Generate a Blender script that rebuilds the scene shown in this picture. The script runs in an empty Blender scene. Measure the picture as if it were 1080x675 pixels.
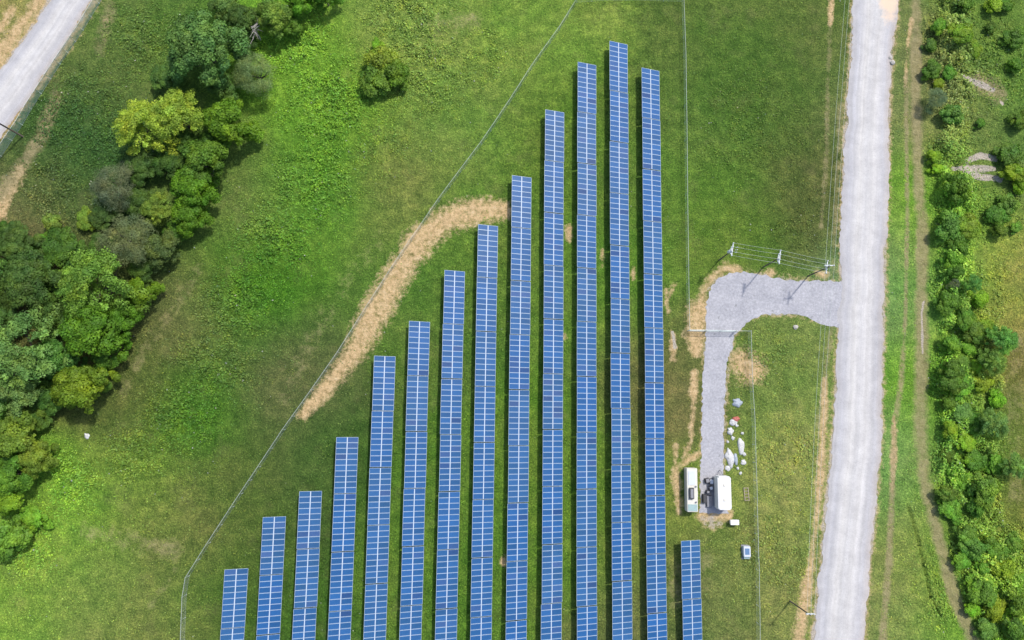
import bpy, bmesh, math, random
import numpy as np
from mathutils import Vector, Matrix

S = bpy.context.scene
C = S.collection
# ------------------------------------------------------------------ camera
F = 750.0
TILT = math.radians(7.15)
H = 134.0
cam_d = bpy.data.cameras.new('camera')
cam_d.sensor_width = 36.0
cam_d.lens = F / 1080.0 * 36.0
cam_d.clip_start = 1.0
cam_d.clip_end = 12000.0
cam = bpy.data.objects.new('camera', cam_d)
C.objects.link(cam)
cam.location = (0, 0, H)
cam.rotation_euler = (TILT, 0, 0)
S.camera = cam
# ------------------------------------------------------------------ world and sun
SUN_EL = math.radians(57)
SUN_AZ = math.radians(41)          # from +Y towards +X
w = bpy.data.worlds.new('World')
S.world = w
w.use_nodes = True
nt = w.node_tree
bg = nt.nodes['Background']
sky = nt.nodes.new('ShaderNodeTexSky')
sky.sky_type = 'NISHITA'
sky.sun_disc = False
sky.sun_elevation = SUN_EL
sky.sun_rotation = SUN_AZ
sky.air_density = 1.0
sky.dust_density = 2.0
sky.ozone_density = 1.0
nt.links.new(sky.outputs[0], bg.inputs[0])
bg.inputs[1].default_value = 0.15
sd = bpy.data.lights.new('sun', 'SUN')
sd.energy = 3.0
sd.angle = math.radians(2.2)
sd.color = (1.0, 0.955, 0.89)
sun = bpy.data.objects.new('sun', sd)
C.objects.link(sun)
sdir = Vector((math.sin(SUN_AZ) * math.cos(SUN_EL), math.cos(SUN_AZ) * math.cos(SUN_EL), math.sin(SUN_EL)))
sun.rotation_euler = sdir.to_track_quat('Z', 'Y').to_euler()
S.view_settings.view_transform = 'Standard'
S.view_settings.look = 'None'
S.view_settings.exposure = 0.12
S.view_settings.gamma = 1.0
S.view_settings.use_curve_mapping = False

random.seed(7)
R = random.random
U = random.uniform
rng = np.random.default_rng(11)
ct, st = math.cos(TILT), math.sin(TILT)


def G(px, py, z=0.0):
    """point at height z seen at a place of the photograph"""
    a = (px - 540) / F
    b = -(py - 337.5) / F
    dx, dy, dz = a, b * ct + st, b * st - ct
    k = (z - H) / dz
    return Vector((dx * k, dy * k, z))


def proj_np(x, y, z=0.0):
    zz = z - H
    yc = y * ct + zz * st
    zc = -y * st + zz * ct
    return 540 + F * x / (-zc), 337.5 - F * yc / (-zc)


def lin(c):
    c = np.asarray(c, float) / 255.0
    return np.where(c <= 0.04045, c / 12.92, ((c + 0.055) / 1.055) ** 2.4)


def L4(r, g, b, k=1.0):
    v = lin((r, g, b)) * k
    return (float(v[0]), float(v[1]), float(v[2]), 1.0)


# ------------------------------------------------------------------ numpy value noise
_tab = rng.random((256, 256))


def vnoise(x, y):
    xi = np.floor(x).astype(int)
    yi = np.floor(y).astype(int)
    fx = x - xi
    fy = y - yi
    fx = fx * fx * (3 - 2 * fx)
    fy = fy * fy * (3 - 2 * fy)
    a = _tab[xi & 255, yi & 255]
    b = _tab[(xi + 1) & 255, yi & 255]
    c = _tab[xi & 255, (yi + 1) & 255]
    d = _tab[(xi + 1) & 255, (yi + 1) & 255]
    return (a * (1 - fx) + b * fx) * (1 - fy) + (c * (1 - fx) + d * fx) * fy


def fbm(x, y, o=4):
    s = 0
    a = 1.0
    t = 0
    for i in range(o):
        s = s + a * vnoise(x * 2 ** i + 17 * i, y * 2 ** i + 31 * i)
        t += a
        a *= 0.55
    return s / t


def sstep(a, b, x):
    t = np.clip((x - a) / (b - a), 0, 1)
    return t * t * (3 - 2 * t)


def seg_dist(px, py, pts):
    """distance of pixel-space points to a polyline"""
    d = np.full(px.shape, 1e9)
    for (x0, y0), (x1, y1) in zip(pts[:-1], pts[1:]):
        vx, vy = x1 - x0, y1 - y0
        t = np.clip(((px - x0) * vx + (py - y0) * vy) / (vx * vx + vy * vy + 1e-9), 0, 1)
        d = np.minimum(d, np.hypot(px - x0 - t * vx, py - y0 - t * vy))
    return d


def seg_dist_w(px, py, pts):
    """normalised distance to a polyline of (x, y, halfwidth)"""
    d = np.full(px.shape, 1e9)
    for (x0, y0, w0), (x1, y1, w1) in zip(pts[:-1], pts[1:]):
        vx, vy = x1 - x0, y1 - y0
        t = np.clip(((px - x0) * vx + (py - y0) * vy) / (vx * vx + vy * vy + 1e-9), 0, 1)
        ww = w0 + (w1 - w0) * t
        d = np.minimum(d, np.hypot(px - x0 - t * vx, py - y0 - t * vy) / ww)
    return d


# ------------------------------------------------------------------ object helpers
def link(o, parent=None):
    C.objects.link(o)
    if parent:
        o.parent = parent
    return o


def tag(o, label=None, cat=None, group=None, kind=None):
    if label: o['label'] = label
    if cat: o['category'] = cat
    if group: o['group'] = group
    if kind: o['kind'] = kind
    return o


def empty(name, loc, rz=0.0, label=None, cat=None, group=None):
    o = bpy.data.objects.new(name, None)
    o.empty_display_size = 0.5
    o.location = loc
    o.rotation_euler = (0, 0, rz)
    link(o)
    return tag(o, label, cat, group)


def obj(name, me, mats=None, parent=None, loc=None):
    if isinstance(me, bmesh.types.BMesh):
        m = bpy.data.meshes.new(name)
        me.to_mesh(m)
        me.free()
        me = m
    if mats:
        for m in (mats if isinstance(mats, (list, tuple)) else [mats]):
            me.materials.append(m)
    o = bpy.data.objects.new(name, me)
    if loc is not None: o.location = loc
    return link(o, parent)


def dup(o, parent=None):
    c = o.copy()
    link(c)
    if parent: c.parent = parent
    for ch in list(o.children):
        dup(ch, c)
    return c


def box(bm, x0, x1, y0, y1, z0, z1, mi=0, bevel=0.0):
    vs = [bm.verts.new(p) for p in ((x0, y0, z0), (x1, y0, z0), (x1, y1, z0), (x0, y1, z0), (x0, y0, z1), (x1, y0, z1), (x1, y1, z1), (x0, y1, z1))]
    fs = [bm.faces.new([vs[i] for i in q]) for q in ((0, 3, 2, 1), (4, 5, 6, 7), (0, 1, 5, 4), (1, 2, 6, 5), (2, 3, 7, 6), (3, 0, 4, 7))]
    for f in fs: f.material_index = mi
    if bevel:
        es = set(e for f in fs for e in f.edges)
        bmesh.ops.bevel(bm, geom=list(es), offset=bevel, segments=2, affect='EDGES', material=-1)
    return vs


def tube(bm, pts, r, n=6, r1=None, mi=0, cap=True):
    pts = [Vector(p) for p in pts]
    rings = []
    m = len(pts)
    for i, p in enumerate(pts):
        d = (pts[min(i + 1, m - 1)] - pts[max(i - 1, 0)]).normalized()
        a = d.cross(Vector((0, 0, 1)))
        if a.length < 1e-3: a = Vector((1, 0, 0))
        a.normalize()
        b = d.cross(a)
        rr = r if r1 is None else r + (r1 - r) * i / (m - 1)
        rings.append([bm.verts.new(p + (a * math.cos(6.28318 * k / n) + b * math.sin(6.28318 * k / n)) * rr) for k in range(n)])
    for q0, q1 in zip(rings[:-1], rings[1:]):
        for k in range(n):
            f = bm.faces.new((q0[k], q0[(k + 1) % n], q1[(k + 1) % n], q1[k]))
            f.material_index = mi
            f.smooth = True
    if cap:
        bm.faces.new(rings[0]).material_index = mi
        bm.faces.new(rings[-1][::-1]).material_index = mi


def quads_mesh(name, P, colors=None, tri=False):
    """P: (N,4,3) or (N,3,3) corner positions"""
    n, k = P.shape[0], P.shape[1]
    me = bpy.data.meshes.new(name)
    me.vertices.add(n * k)
    me.vertices.foreach_set('co', P.reshape(-1).astype(np.float32))
    me.loops.add(n * k)
    me.loops.foreach_set('vertex_index', np.arange(n * k, dtype=np.int32))
    me.polygons.add(n)
    me.polygons.foreach_set('loop_start', np.arange(0, n * k, k, dtype=np.int32))
    me.polygons.foreach_set('loop_total', np.full(n, k, dtype=np.int32))
    if colors is not None:
        at = me.attributes.new('tint', 'FLOAT_COLOR', 'POINT')
        cc = np.ones((n, k, 4), np.float32)
        cc[:, :, :3] = colors[:, None, :]
        at.data.foreach_set('color', cc.reshape(-1))
    me.update()
    me.validate()
    return me


# ------------------------------------------------------------------ materials
def newmat(name):
    m = bpy.data.materials.new(name)
    m.use_nodes = True
    return m, m.node_tree, m.node_tree.nodes['Principled BSDF']


def noise(t, scale, detail=4, rough=0.6, vec=None, dim='3D'):
    n = t.nodes.new('ShaderNodeTexNoise')
    n.inputs['Scale'].default_value = scale
    n.inputs['Detail'].default_value = detail
    n.inputs['Roughness'].default_value = rough
    if vec is not None: t.links.new(vec, n.inputs['Vector'])
    return n


def ramp(t, fac, stops):
    r = t.nodes.new('ShaderNodeValToRGB')
    el = r.color_ramp.elements
    el[0].position, el[0].color = stops[0]
    el[1].position, el[1].color = stops[-1]
    for p, c in stops[1:-1]:
        e = el.new(p)
        e.color = c
    t.links.new(fac, r.inputs[0])
    return r.outputs[0]


def g4(v): return (v, v, v, 1)


def mix(t, a, b, fac=0.5, mode='MIX'):
    m = t.nodes.new('ShaderNodeMix')
    m.data_type = 'RGBA'
    m.blend_type = mode
    m.clamp_factor = True
    for s, v in ((m.inputs[0], fac), (m.inputs[6], a), (m.inputs[7], b)):
        if hasattr(v, 'is_linked'):
            t.links.new(v, s)
        else:
            s.default_value = v
    return m.outputs[2]


def math_n(t, op, a, b=None, clamp=False):
    m = t.nodes.new('ShaderNodeMath')
    m.operation = op
    m.use_clamp = clamp
    for s, v in ((m.inputs[0], a), (m.inputs[1], b)):
        if v is None: continue
        if hasattr(v, 'is_linked'):
            t.links.new(v, s)
        else:
            s.default_value = v
    return m.outputs[0]


def attr(t, name, kind='GEOMETRY'):
    n = t.nodes.new('ShaderNodeAttribute')
    n.attribute_name = name
    n.attribute_type = kind
    return n


def bump(t, p, height, strength=0.5, dist=0.1):
    b = t.nodes.new('ShaderNodeBump')
    b.inputs['Strength'].default_value = strength
    b.inputs['Distance'].default_value = dist
    t.links.new(height, b.inputs['Height'])
    t.links.new(b.outputs[0], p.inputs['Normal'])


def simple(name, col, rough=0.6, metal=0.0, var=0.12, scale=3.0):
    m, t, p = newmat(name)
    tc = t.nodes.new('ShaderNodeTexCoord')
    n = noise(t, scale, 5, 0.65, tc.outputs['Object'])
    v = ramp(t, n.outputs[0], [(0.3, g4(1 - var * 1.6)), (0.7, g4(1.0))])
    c = mix(t, col, v, 1.0, 'MULTIPLY')
    t.links.new(c, p.inputs['Base Color'])
    p.inputs['Roughness'].default_value = rough
    p.inputs['Metallic'].default_value = metal
    return m


def mat_ground():
    m, t, p = newmat('ground_grass_and_soil')
    g = t.nodes.new('ShaderNodeNewGeometry')
    P = g.outputs['Position']
    base = attr(t, 'tint').outputs['Color']
    dirt = attr(t, 'dirt').outputs['Fac']
    path = attr(t, 'path').outputs['Fac']
    stone = attr(t, 'stone').outputs['Fac']
    n1 = noise(t, 0.055, 4, 0.6, P)
    n2 = noise(t, 0.42, 6, 0.75, P)
    n3 = noise(t, 3.2, 4, 0.8, P)
    n4 = noise(t, 0.16, 3, 0.6, P)
    # large patches: dry against green
    dry = ramp(t, n1.outputs[0], [(0.40, (0.93, 1.04, 0.95, 1)), (0.62, (1.28, 1.10, 1.3, 1))])
    c = mix(t, base, dry, 1.0, 'MULTIPLY')
    v2 = ramp(t, n2.outputs[0], [(0.33, (0.48, 0.58, 0.52, 1)), (0.50, (0.97, 0.97, 0.95, 1)), (0.66, (1.7, 1.48, 1.5, 1))])
    c = mix(t, c, v2, 0.78, 'MULTIPLY')
    v3 = ramp(t, n3.outputs[0], [(0.32, g4(0.28)), (0.52, g4(1.0)), (0.70, (2.2, 1.95, 1.7, 1))])
    c = mix(t, c, v3, 0.75, 'MULTIPLY')
    # thin straw colour patches
    straw = ramp(t, n4.outputs[0], [(0.56, g4(0)), (0.74, g4(0.42))])
    st2 = math_n(t, 'MULTIPLY', straw, n2.outputs[0])
    c = mix(t, c, (0.26, 0.21, 0.105, 1), st2)
    # soil
    nd = noise(t, 1.1, 6, 0.8, P)
    dcol = ramp(t, nd.outputs[0], [(0.28, (0.34, 0.23, 0.11, 1)), (0.40, (0.62, 0.42, 0.20, 1)), (0.58, (0.86, 0.63, 0.34, 1)), (0.75, (0.90, 0.77, 0.52, 1))])
    e = math_n(t, 'SUBTRACT', nd.outputs[0], 0.5)
    e = math_n(t, 'MULTIPLY', e, 2.6)
    e = math_n(t, 'ADD', dirt, e)
    e2 = math_n(t, 'SUBTRACT', n2.outputs[0], 0.5)
    e2 = math_n(t, 'MULTIPLY', e2, 1.6)
    e = math_n(t, 'ADD', e, e2)
    dm = ramp(t, e, [(0.15, g4(0)), (0.50, g4(.5)), (1.0, g4(1))])
    dz = ramp(t, dirt, [(0.02, g4(0)), (0.12, g4(1))])
    dm = math_n(t, 'MULTIPLY', dm, dz)
    c = mix(t, c, dcol, dm)
    # worn grey-brown track
    pcol = ramp(t, nd.outputs[0], [(0.3, (0.27, 0.235, 0.10, 1)), (0.7, (0.62, 0.51, 0.29, 1))])
    e = math_n(t, 'ADD', path, e2)
    pm = ramp(t, e, [(0.2, g4(0)), (0.8, g4(0.8))])
    pz = ramp(t, path, [(0.02, g4(0)), (0.2, g4(1))])
    pm = math_n(t, 'MULTIPLY', pm, pz)
    c = mix(t, c, pcol, pm)
    # pale rock / gravel shoulder
    scol = ramp(t, n3.outputs[0], [(0.3, (0.36, 0.30, 0.22, 1)), (0.6, (0.74, 0.66, 0.55, 1))])
    e = math_n(t, 'ADD', stone, e2)
    sm = ramp(t, e, [(0.42, g4(0)), (0.66, g4(1))])
    sz = ramp(t, stone, [(0.02, g4(0)), (0.15, g4(1))])
    sm = math_n(t, 'MULTIPLY', sm, sz)
    c = mix(t, c, scol, sm)
    t.links.new(c, p.inputs['Base Color'])
    p.inputs['Roughness'].default_value = 0.95
    p.inputs['Specular IOR Level'].default_value = 0.15
    h = math_n(t, 'ADD', n3.outputs[0], n2.outputs[0])
    bump(t, p, h, 1.0, 0.5)
    return m


def mat_gravel(name, stops, streak=0.0, specks=False):
    m, t, p = newmat(name)
    g = t.nodes.new('ShaderNodeNewGeometry')
    P = g.outputs['Position']
    n1 = noise(t, 6.0, 6, 0.8, P)
    n2 = noise(t, 0.35, 5, 0.7, P)
    c = ramp(t, n2.outputs[0], stops)
    v = ramp(t, n1.outputs[0], [(0.28, g4(0.5)), (0.45, g4(1)), (0.75, g4(1.2))])
    c = mix(t, c, v, 0.8, 'MULTIPLY')
    if specks:
        n5 = noise(t, 0.9, 2, 0.5, P)
        n6 = noise(t, 2.4, 3, 0.7, P)
        k1 = ramp(t, n5.outputs[0], [(0.66, g4(0)), (0.74, g4(.6))])
        c = mix(t, c, (0.20, 0.21, 0.20, 1), k1)
        k2 = ramp(t, n6.outputs[0], [(0.3, g4(.82)), (0.5, g4(1)), (0.68, g4(1.22))])
        c = mix(t, c, k2, 1.0, 'MULTIPLY')
    if streak:
        uv = t.nodes.new('ShaderNodeUVMap')
        mp = t.nodes.new('ShaderNodeMapping')
        mp.inputs['Scale'].default_value = (12.0, 0.02, 1)
        t.links.new(uv.outputs[0], mp.inputs[0])
        n3 = noise(t, 1.0, 3, 0.55, mp.outputs[0])
        v = ramp(t, n3.outputs[0], [(0.3, g4(0.80)), (0.55, g4(1.0)), (0.72, g4(1.14))])
        c = mix(t, c, v, streak, 'MULTIPLY')
        sep = t.nodes.new('ShaderNodeSeparateXYZ')
        t.links.new(uv.outputs[0], sep.inputs[0])
        e = ramp(t, sep.outputs[0], [(0.0, (0.80, 0.79, 0.80, 1)), (0.16, (0.86, 0.87, 0.92, 1)), (0.36, (1.06, 1.05, 1.03, 1)), (0.5, (0.98, 0.98, 0.99, 1)), (0.66, (1.06, 1.05, 1.04, 1)), (0.86, (0.86, 0.86, 0.90, 1)), (1.0, (0.86, 0.80, 0.76, 1))])
        c = mix(t, c, e, 1.0, 'MULTIPLY')
        sm = attr(t, 'sandy').outputs['Fac']
        k = math_n(t, 'ADD', sm, math_n(t, 'MULTIPLY', math_n(t, 'SUBTRACT', n2.outputs[0], 0.5), 1.2))
        k = ramp(t, k, [(0.4, g4(0)), (0.8, g4(0.85))])
        c = mix(t, c, (0.80, 0.60, 0.42, 1), k)
    t.links.new(c, p.inputs['Base Color'])
    p.inputs['Roughness'].default_value = 0.9
    bump(t, p, n1.outputs[0], 0.5, 0.06)
    return m


def mat_leaf(name, trans=0.22, obcol=True):
    m, t, p = newmat(name)
    tint = attr(t, 'tint').outputs['Color']
    if obcol:
        oi = t.nodes.new('ShaderNodeObjectInfo')
        c = mix(t, tint, oi.outputs['Color'], 1.0, 'MULTIPLY')
    else:
        c = tint
    g = t.nodes.new('ShaderNodeNewGeometry')
    n = noise(t, 0.33, 4, 0.7, g.outputs['Position'])
    v = ramp(t, n.outputs[0], [(0.32, (0.64, 0.74, 0.72, 1)), (0.5, (1, 1, 1, 1)), (0.68, (1.42, 1.24, 0.95, 1))])
    c = mix(t, c, v, 1.0, 'MULTIPLY')
    t.links.new(c, p.inputs['Base Color'])
    p.inputs['Roughness'].default_value = 0.6
    p.inputs['Specular IOR Level'].default_value = 0.3
    tr = t.nodes.new('ShaderNodeBsdfTranslucent')
    c2 = mix(t, c, (1.25, 1.15, 0.5, 1), 1.0, 'MULTIPLY')
    t.links.new(c2, tr.inputs[0])
    ms = t.nodes.new('ShaderNodeMixShader')
    ms.inputs[0].default_value = trans
    t.links.new(p.outputs[0], ms.inputs[1])
    t.links.new(tr.outputs[0], ms.inputs[2])
    t.links.new(ms.outputs[0], t.nodes['Material Output'].inputs[0])
    return m


def mat_cells():
    m, t, p = newmat('blue_silicon_cells')
    tc = t.nodes.new('ShaderNodeTexCoord')
    oi = t.nodes.new('ShaderNodeObjectInfo')
    br = t.nodes.new('ShaderNodeTexBrick')
    br.offset = 0.0
    br.inputs['Scale'].default_value = 1.0
    br.inputs['Brick Width'].default_value = 0.158
    br.inputs['Row Height'].default_value = 0.155
    br.inputs['Mortar Size'].default_value = 0.006
    br.inputs['Mortar Smooth'].default_value = 0.1
    br.inputs['Color1'].default_value = (0.015, 0.092, 0.265, 1)
    br.inputs['Color2'].default_value = (0.018, 0.108, 0.30, 1)
    br.inputs['Mortar'].default_value = (0.07, 0.15, 0.28, 1)
    t.links.new(tc.outputs['Object'], br.inputs['Vector'])
    v = ramp(t, oi.outputs['Random'], [(0.0, (0.85, 0.9, 0.86, 1)), (0.45, (1, 1, 1, 1)), (0.90, (1.05, 1.05, 1.05, 1)), (0.965, (1.7, 1.0, 0.98, 1)), (1.0, (0.78, 0.62, 0.68, 1))])
    c = mix(t, br.outputs[0], v, 1.0, 'MULTIPLY')
    c = mix(t, c, oi.outputs['Color'], 1.0, 'MULTIPLY')
    t.links.new(c, p.inputs['Base Color'])
    p.inputs['Roughness'].default_value = 0.16
    p.inputs['Specular IOR Level'].default_value = 0.5
    p.inputs['Coat Weight'].default_value = 0.35
    p.inputs['Coat Roughness'].default_value = 0.08
    return m


def mat_chain(name, col, cover):
    m, t, p = newmat(name)
    tc = t.nodes.new('ShaderNodeTexCoord')
    uv = t.nodes.new('ShaderNodeUVMap')
    w_ = []
    for ang in (45, -45):
        mp = t.nodes.new('ShaderNodeMapping')
        mp.inputs['Rotation'].default_value = (0, 0, math.radians(ang))
        t.links.new(uv.outputs[0], mp.inputs[0])
        wv = t.nodes.new('ShaderNodeTexWave')
        wv.inputs['Scale'].default_value = 5.0
        wv.bands_direction = 'X'
        t.links.new(mp.outputs[0], wv.inputs[0])
        w_.append(math_n(t, 'GREATER_THAN', wv.outputs['Fac'], 1 - cover * cover))
    a = math_n(t, 'MAXIMUM', w_[0], w_[1])
    p.inputs['Base Color'].default_value = col
    p.inputs['Roughness'].default_value = 0.5
    p.inputs['Metallic'].default_value = 0.3
    t.links.new(a, p.inputs['Alpha'])
    return m


M = {
    'ground': mat_ground(),
    'road': mat_gravel('white_limestone_gravel', [(0.3, (0.475, 0.462, 0.455, 1)), (0.7, (0.62, 0.605, 0.59, 1))], 0.6),
    'drive': mat_gravel('blue_grey_crushed_stone', [(0.3, (0.335, 0.335, 0.365, 1)), (0.7, (0.46, 0.455, 0.48, 1))], 0, True),
    'leaf': mat_leaf('tree_leaves'),
    'cover': mat_leaf('weed_leaves', 0.15, False),
    'bark': simple('bark', (0.12, 0.10, 0.085, 1), 0.9),
    'dead': simple('bleached_dead_wood', (0.50, 0.47, 0.43, 1), 0.9),
    'twig': simple('grey_twigs', (0.25, 0.23, 0.20, 1), 0.9),
    'cells': mat_cells(),
    'alu': simple('aluminium_frame', (0.45, 0.56, 0.70, 1), 0.45, 0.1, 0.05),
    'rail': simple('pale_aluminium_rail', (0.52, 0.60, 0.70, 1), 0.5, 0.0, 0.05),
    'galv': simple('galvanised_steel', (0.42, 0.43, 0.44, 1), 0.5, 0.5),
    'fence': simple('fence_galvanised', (0.62, 0.68, 0.66, 1), 0.55, 0.0, 0.08),
    'chain': mat_chain('chain_link_wire', (0.62, 0.68, 0.64, 1), 0.17),
    'gate': simple('pale_gate_steel', (0.78, 0.86, 0.82, 1), 0.5, 0.0, 0.05),
    'screen': mat_chain('green_fence_screen', (0.46, 0.62, 0.57, 1), 0.42),
    'pole': simple('weathered_pole_wood', (0.13, 0.105, 0.085, 1), 0.85, 0, 0.2, 6),
    'arm': simple('pale_crossarm', (0.74, 0.78, 0.80, 1), 0.6, 0, 0.1),
    'insul': simple('white_porcelain', (0.82, 0.86, 0.88, 1), 0.3, 0, 0.03),
    'wire': simple('bare_aluminium_wire', (0.62, 0.68, 0.62, 1), 0.5, 0.0, 0.05),
    'white': simple('white_painted_steel', (0.80, 0.80, 0.78, 1), 0.45, 0, 0.06, 1.5),
    'bluewhite': simple('cool_white_panel', (0.66, 0.70, 0.78, 1), 0.5, 0, 0.05),
    'cream': simple('cream_painted_steel', (0.76, 0.73, 0.64, 1), 0.5, 0, 0.08, 2),
    'teal': simple('teal_grey_panel', (0.36, 0.50, 0.49, 1), 0.5, 0, 0.1),
    'dark': simple('dark_grey_metal', (0.07, 0.07, 0.075, 1), 0.5, 0.2),
    'mid': simple('mid_grey_metal', (0.28, 0.28, 0.31, 1), 0.5, 0.2),
    'rubber': simple('black_rubber', (0.025, 0.025, 0.025, 1), 0.85),
    'sheet': simple('white_plastic_sheet', (0.78, 0.78, 0.76, 1), 0.55, 0, 0.3, 4),
    'greysheet': simple('grey_blue_sheet', (0.42, 0.47, 0.54, 1), 0.55, 0, 0.15),
    'red': simple('faded_red_plastic', (0.55, 0.16, 0.12, 1), 0.55, 0, 0.15),
    'wood': simple('raw_pallet_wood', (0.55, 0.47, 0.34, 1), 0.85, 0, 0.2, 5),
    'stone': simple('pale_limestone', (0.62, 0.58, 0.52, 1), 0.9, 0, 0.25, 4),
    'car': simple('dark_navy_car_paint', (0.018, 0.025, 0.045, 1), 0.25, 0.3, 0.05),
    'glass': simple('dark_car_glass', (0.02, 0.025, 0.03, 1), 0.08, 0, 0.02),
    'lampglass': simple('clear_lamp_glass', (0.7, 0.7, 0.68, 1), 0.15),
}

# ------------------------------------------------------------------ layout, in pixels of the photograph
ROAD = [  # y, left x, right x
    (-260, 913, 985), (-120, 908, 967), (0, 900, 947), (50, 898, 941), (100, 895, 938), (150, 891, 937), (225, 888, 935), (337, 886, 932),
    (450, 879, 930), (500, 874, 926), (560, 868, 921), (600, 865, 917), (675, 857, 910), (760, 846, 900), (900, 828, 884)]
ROAD2 = [((135, -90), (182, -120)), ((96, -50), (138, -70)), ((53, 0), (97, 0)), ((35, 28), (72, 40)), ((14, 56), (44, 82)), ((-6, 82), (22, 116)), ((-30, 108), (-4, 150)), ((-90, 175), (-62, 222)), ((-170, 260), (-140, 310))]
DRIVE_PX = [(895, 297), (870, 296), (845, 297), (822, 294), (802, 289), (785, 287), (770, 288), (758, 294), (749, 305), (745, 322), (744, 350),
            (743, 375), (741, 410), (740, 450), (739, 500), (738, 541), (758, 542), (768, 541), (763, 500), (763, 460), (764, 430), (766, 400), (767, 380), (773, 366), (774, 353),
            (783, 345), (793, 337), (806, 332), (825, 331), (845, 333), (858, 337), (870, 344), (895, 346)]
FENCE_PX = [(194, 700), (195, 675), (197, 627), (200, 607), (222, 572), (247, 534), (275, 492), (301, 453), (331, 411), (358, 372), (372, 350), (415, 283),
            (463, 213), (486, 182), (508, 153), (537, 110), (560, 74), (590, 32), (608, 3)]
FENCE_PX2 = [(608, 3), (640, 1), (680, 1), (719, 2), (721, 60), (722, 130), (723, 225), (724, 300), (725, 349)]
FENCE_PX3 = [(775, 350), (789, 350), (790, 395), (793, 450), (795, 525), (797, 600), (798, 675), (799, 705)]
FENCE_GREEN = [(118, -18), (105, 4), (88, 32), (64, 68), (44, 99), (24, 132), (2, 165), (-22, 198)]

ctrl = [  # field colours: x, y, sRGB
    (20, 25, 128, 130, 78), (110, 60, 80, 100, 54), (80, 110, 50, 84, 40), (120, 20, 80, 108, 52), (30, 210, 96, 100, 64), (60, 180, 44, 82, 36), (150, 60, 74, 104, 44),
    (300, 60, 98, 138, 48), (350, 120, 88, 128, 42), (440, 30, 104, 128, 62), (540, 30, 100, 128, 56), (250, 200, 86, 110, 54), (330, 200, 76, 120, 38),
    (260, 300, 62, 106, 28), (190, 330, 86, 98, 56), (140, 400, 82, 92, 50), (200, 430, 58, 102, 28), (300, 400, 76, 92, 52), (420, 200, 94, 112, 56),
    (480, 130, 94, 122, 56), (580, 150, 82, 112, 44), (440, 320, 74, 106, 44), (500, 250, 82, 112, 46), (330, 500, 60, 88, 40), (250, 520, 76, 94, 46), (150, 520, 92, 118, 50),
    (60, 550, 96, 138, 48), (20, 600, 106, 138, 56), (100, 620, 100, 124, 60), (200, 570, 90, 104, 54), (170, 650, 94, 112, 56), (260, 640, 60, 94, 36),
    (450, 550, 78, 112, 42), (600, 500, 82, 116, 42), (640, 300, 84, 118, 46), (700, 200, 78, 112, 44),
    (800, 100, 70, 96, 42), (800, 30, 76, 102, 46), (760, 150, 76, 104, 46), (850, 200, 76, 90, 48), (760, 220, 80, 110, 42), (870, 60, 74, 98, 46),
    (820, 370, 98, 120, 62), (840, 500, 114, 130, 70), (800, 600, 106, 122, 66), (740, 620, 88, 104, 58), (710, 400, 92, 100, 58), (710, 550, 98, 118, 54),
    (945, 100, 98, 118, 74), (945, 300, 98, 128, 86), (942, 500, 102, 138, 86), (970, 100, 112, 118, 72), (984, 300, 100, 142, 50), (984, 200, 104, 142, 50), (984, 400, 96, 140, 46), (986, 500, 102, 142, 50), (1008, 585, 100, 140, 50), (1030, 645, 98, 140, 48), (1025, 440, 80, 116, 46), (1030, 520, 84, 116, 46), (1000, 250, 108, 146, 56), (1040, 170, 86, 110, 58),
    (1060, 300, 118, 128, 62), (1068, 400, 98, 98, 52), (1072, 520, 98, 98, 52), (1000, 600, 104, 132, 60), (940, 640, 110, 126, 72), (1040, 610, 106, 128, 52), (1050, 60, 88, 118, 52),
    (960, 560, 108, 122, 66)]
ctrl = np.array(ctrl, float)
ctrl_lin = np.array([lin(c[2:5]) for c in ctrl]) * np.array([1.50, 1.45, 1.24])


def field_colour(px, py):
    px = np.clip(px, -20, 1100)
    py = np.clip(py, -20, 695)
    num = np.zeros(px.shape + (3,))
    den = np.zeros(px.shape)
    for (x, y), c in zip(ctrl[:, :2], ctrl_lin):
        wgt = np.exp(-((px - x) ** 2 + (py - y) ** 2) / (2 * 36.0 ** 2)) + 1e-7 / (1 + ((px - x) ** 2 + (py - y) ** 2) * 1e-4)
        num += wgt[..., None] * c
        den += wgt
    return num / den[..., None]


def lush_mask(px, py):
    m = np.zeros(px.shape)
    for x, y, r, a in ((310, 45, 40, 1), (350, 110, 55, 1), (330, 190, 45, 1), (290, 250, 42, 1), (250, 320, 40, 1), (225, 390, 42, .9), (190, 440, 38, 1), (140, 480, 32, .8),
                       (75, 510, 34, .9), (25, 570, 34, 1), (440, 70, 55, .8), (430, 15, 45, .8), (510, 60, 35, .5), (1000, 30, 30, 1), (1040, 70, 50, .7), (988, 160, 14, 1), (1000, 290, 30, 1), (1040, 300, 30, .6), (1000, 400, 30, 1),
                       (1010, 500, 40, 1), (1030, 600, 45, 1), (1000, 640, 25, .6), (90, 130, 60, .75), (60, 190, 40, .7), (150, 40, 40, .7), (400, 160, 40, .5),
                       (810, 380, 35, .45), (835, 480, 35, .45), (820, 580, 45, .45), (790, 130, 60, .3), (840, 230, 40, .3), (1030, 200, 50, .6)):
        m = np.maximum(m, a * np.exp(-(((px - x) ** 2 + (py - y) ** 2) / (r * r)) ** 1.4))
    return m


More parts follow.
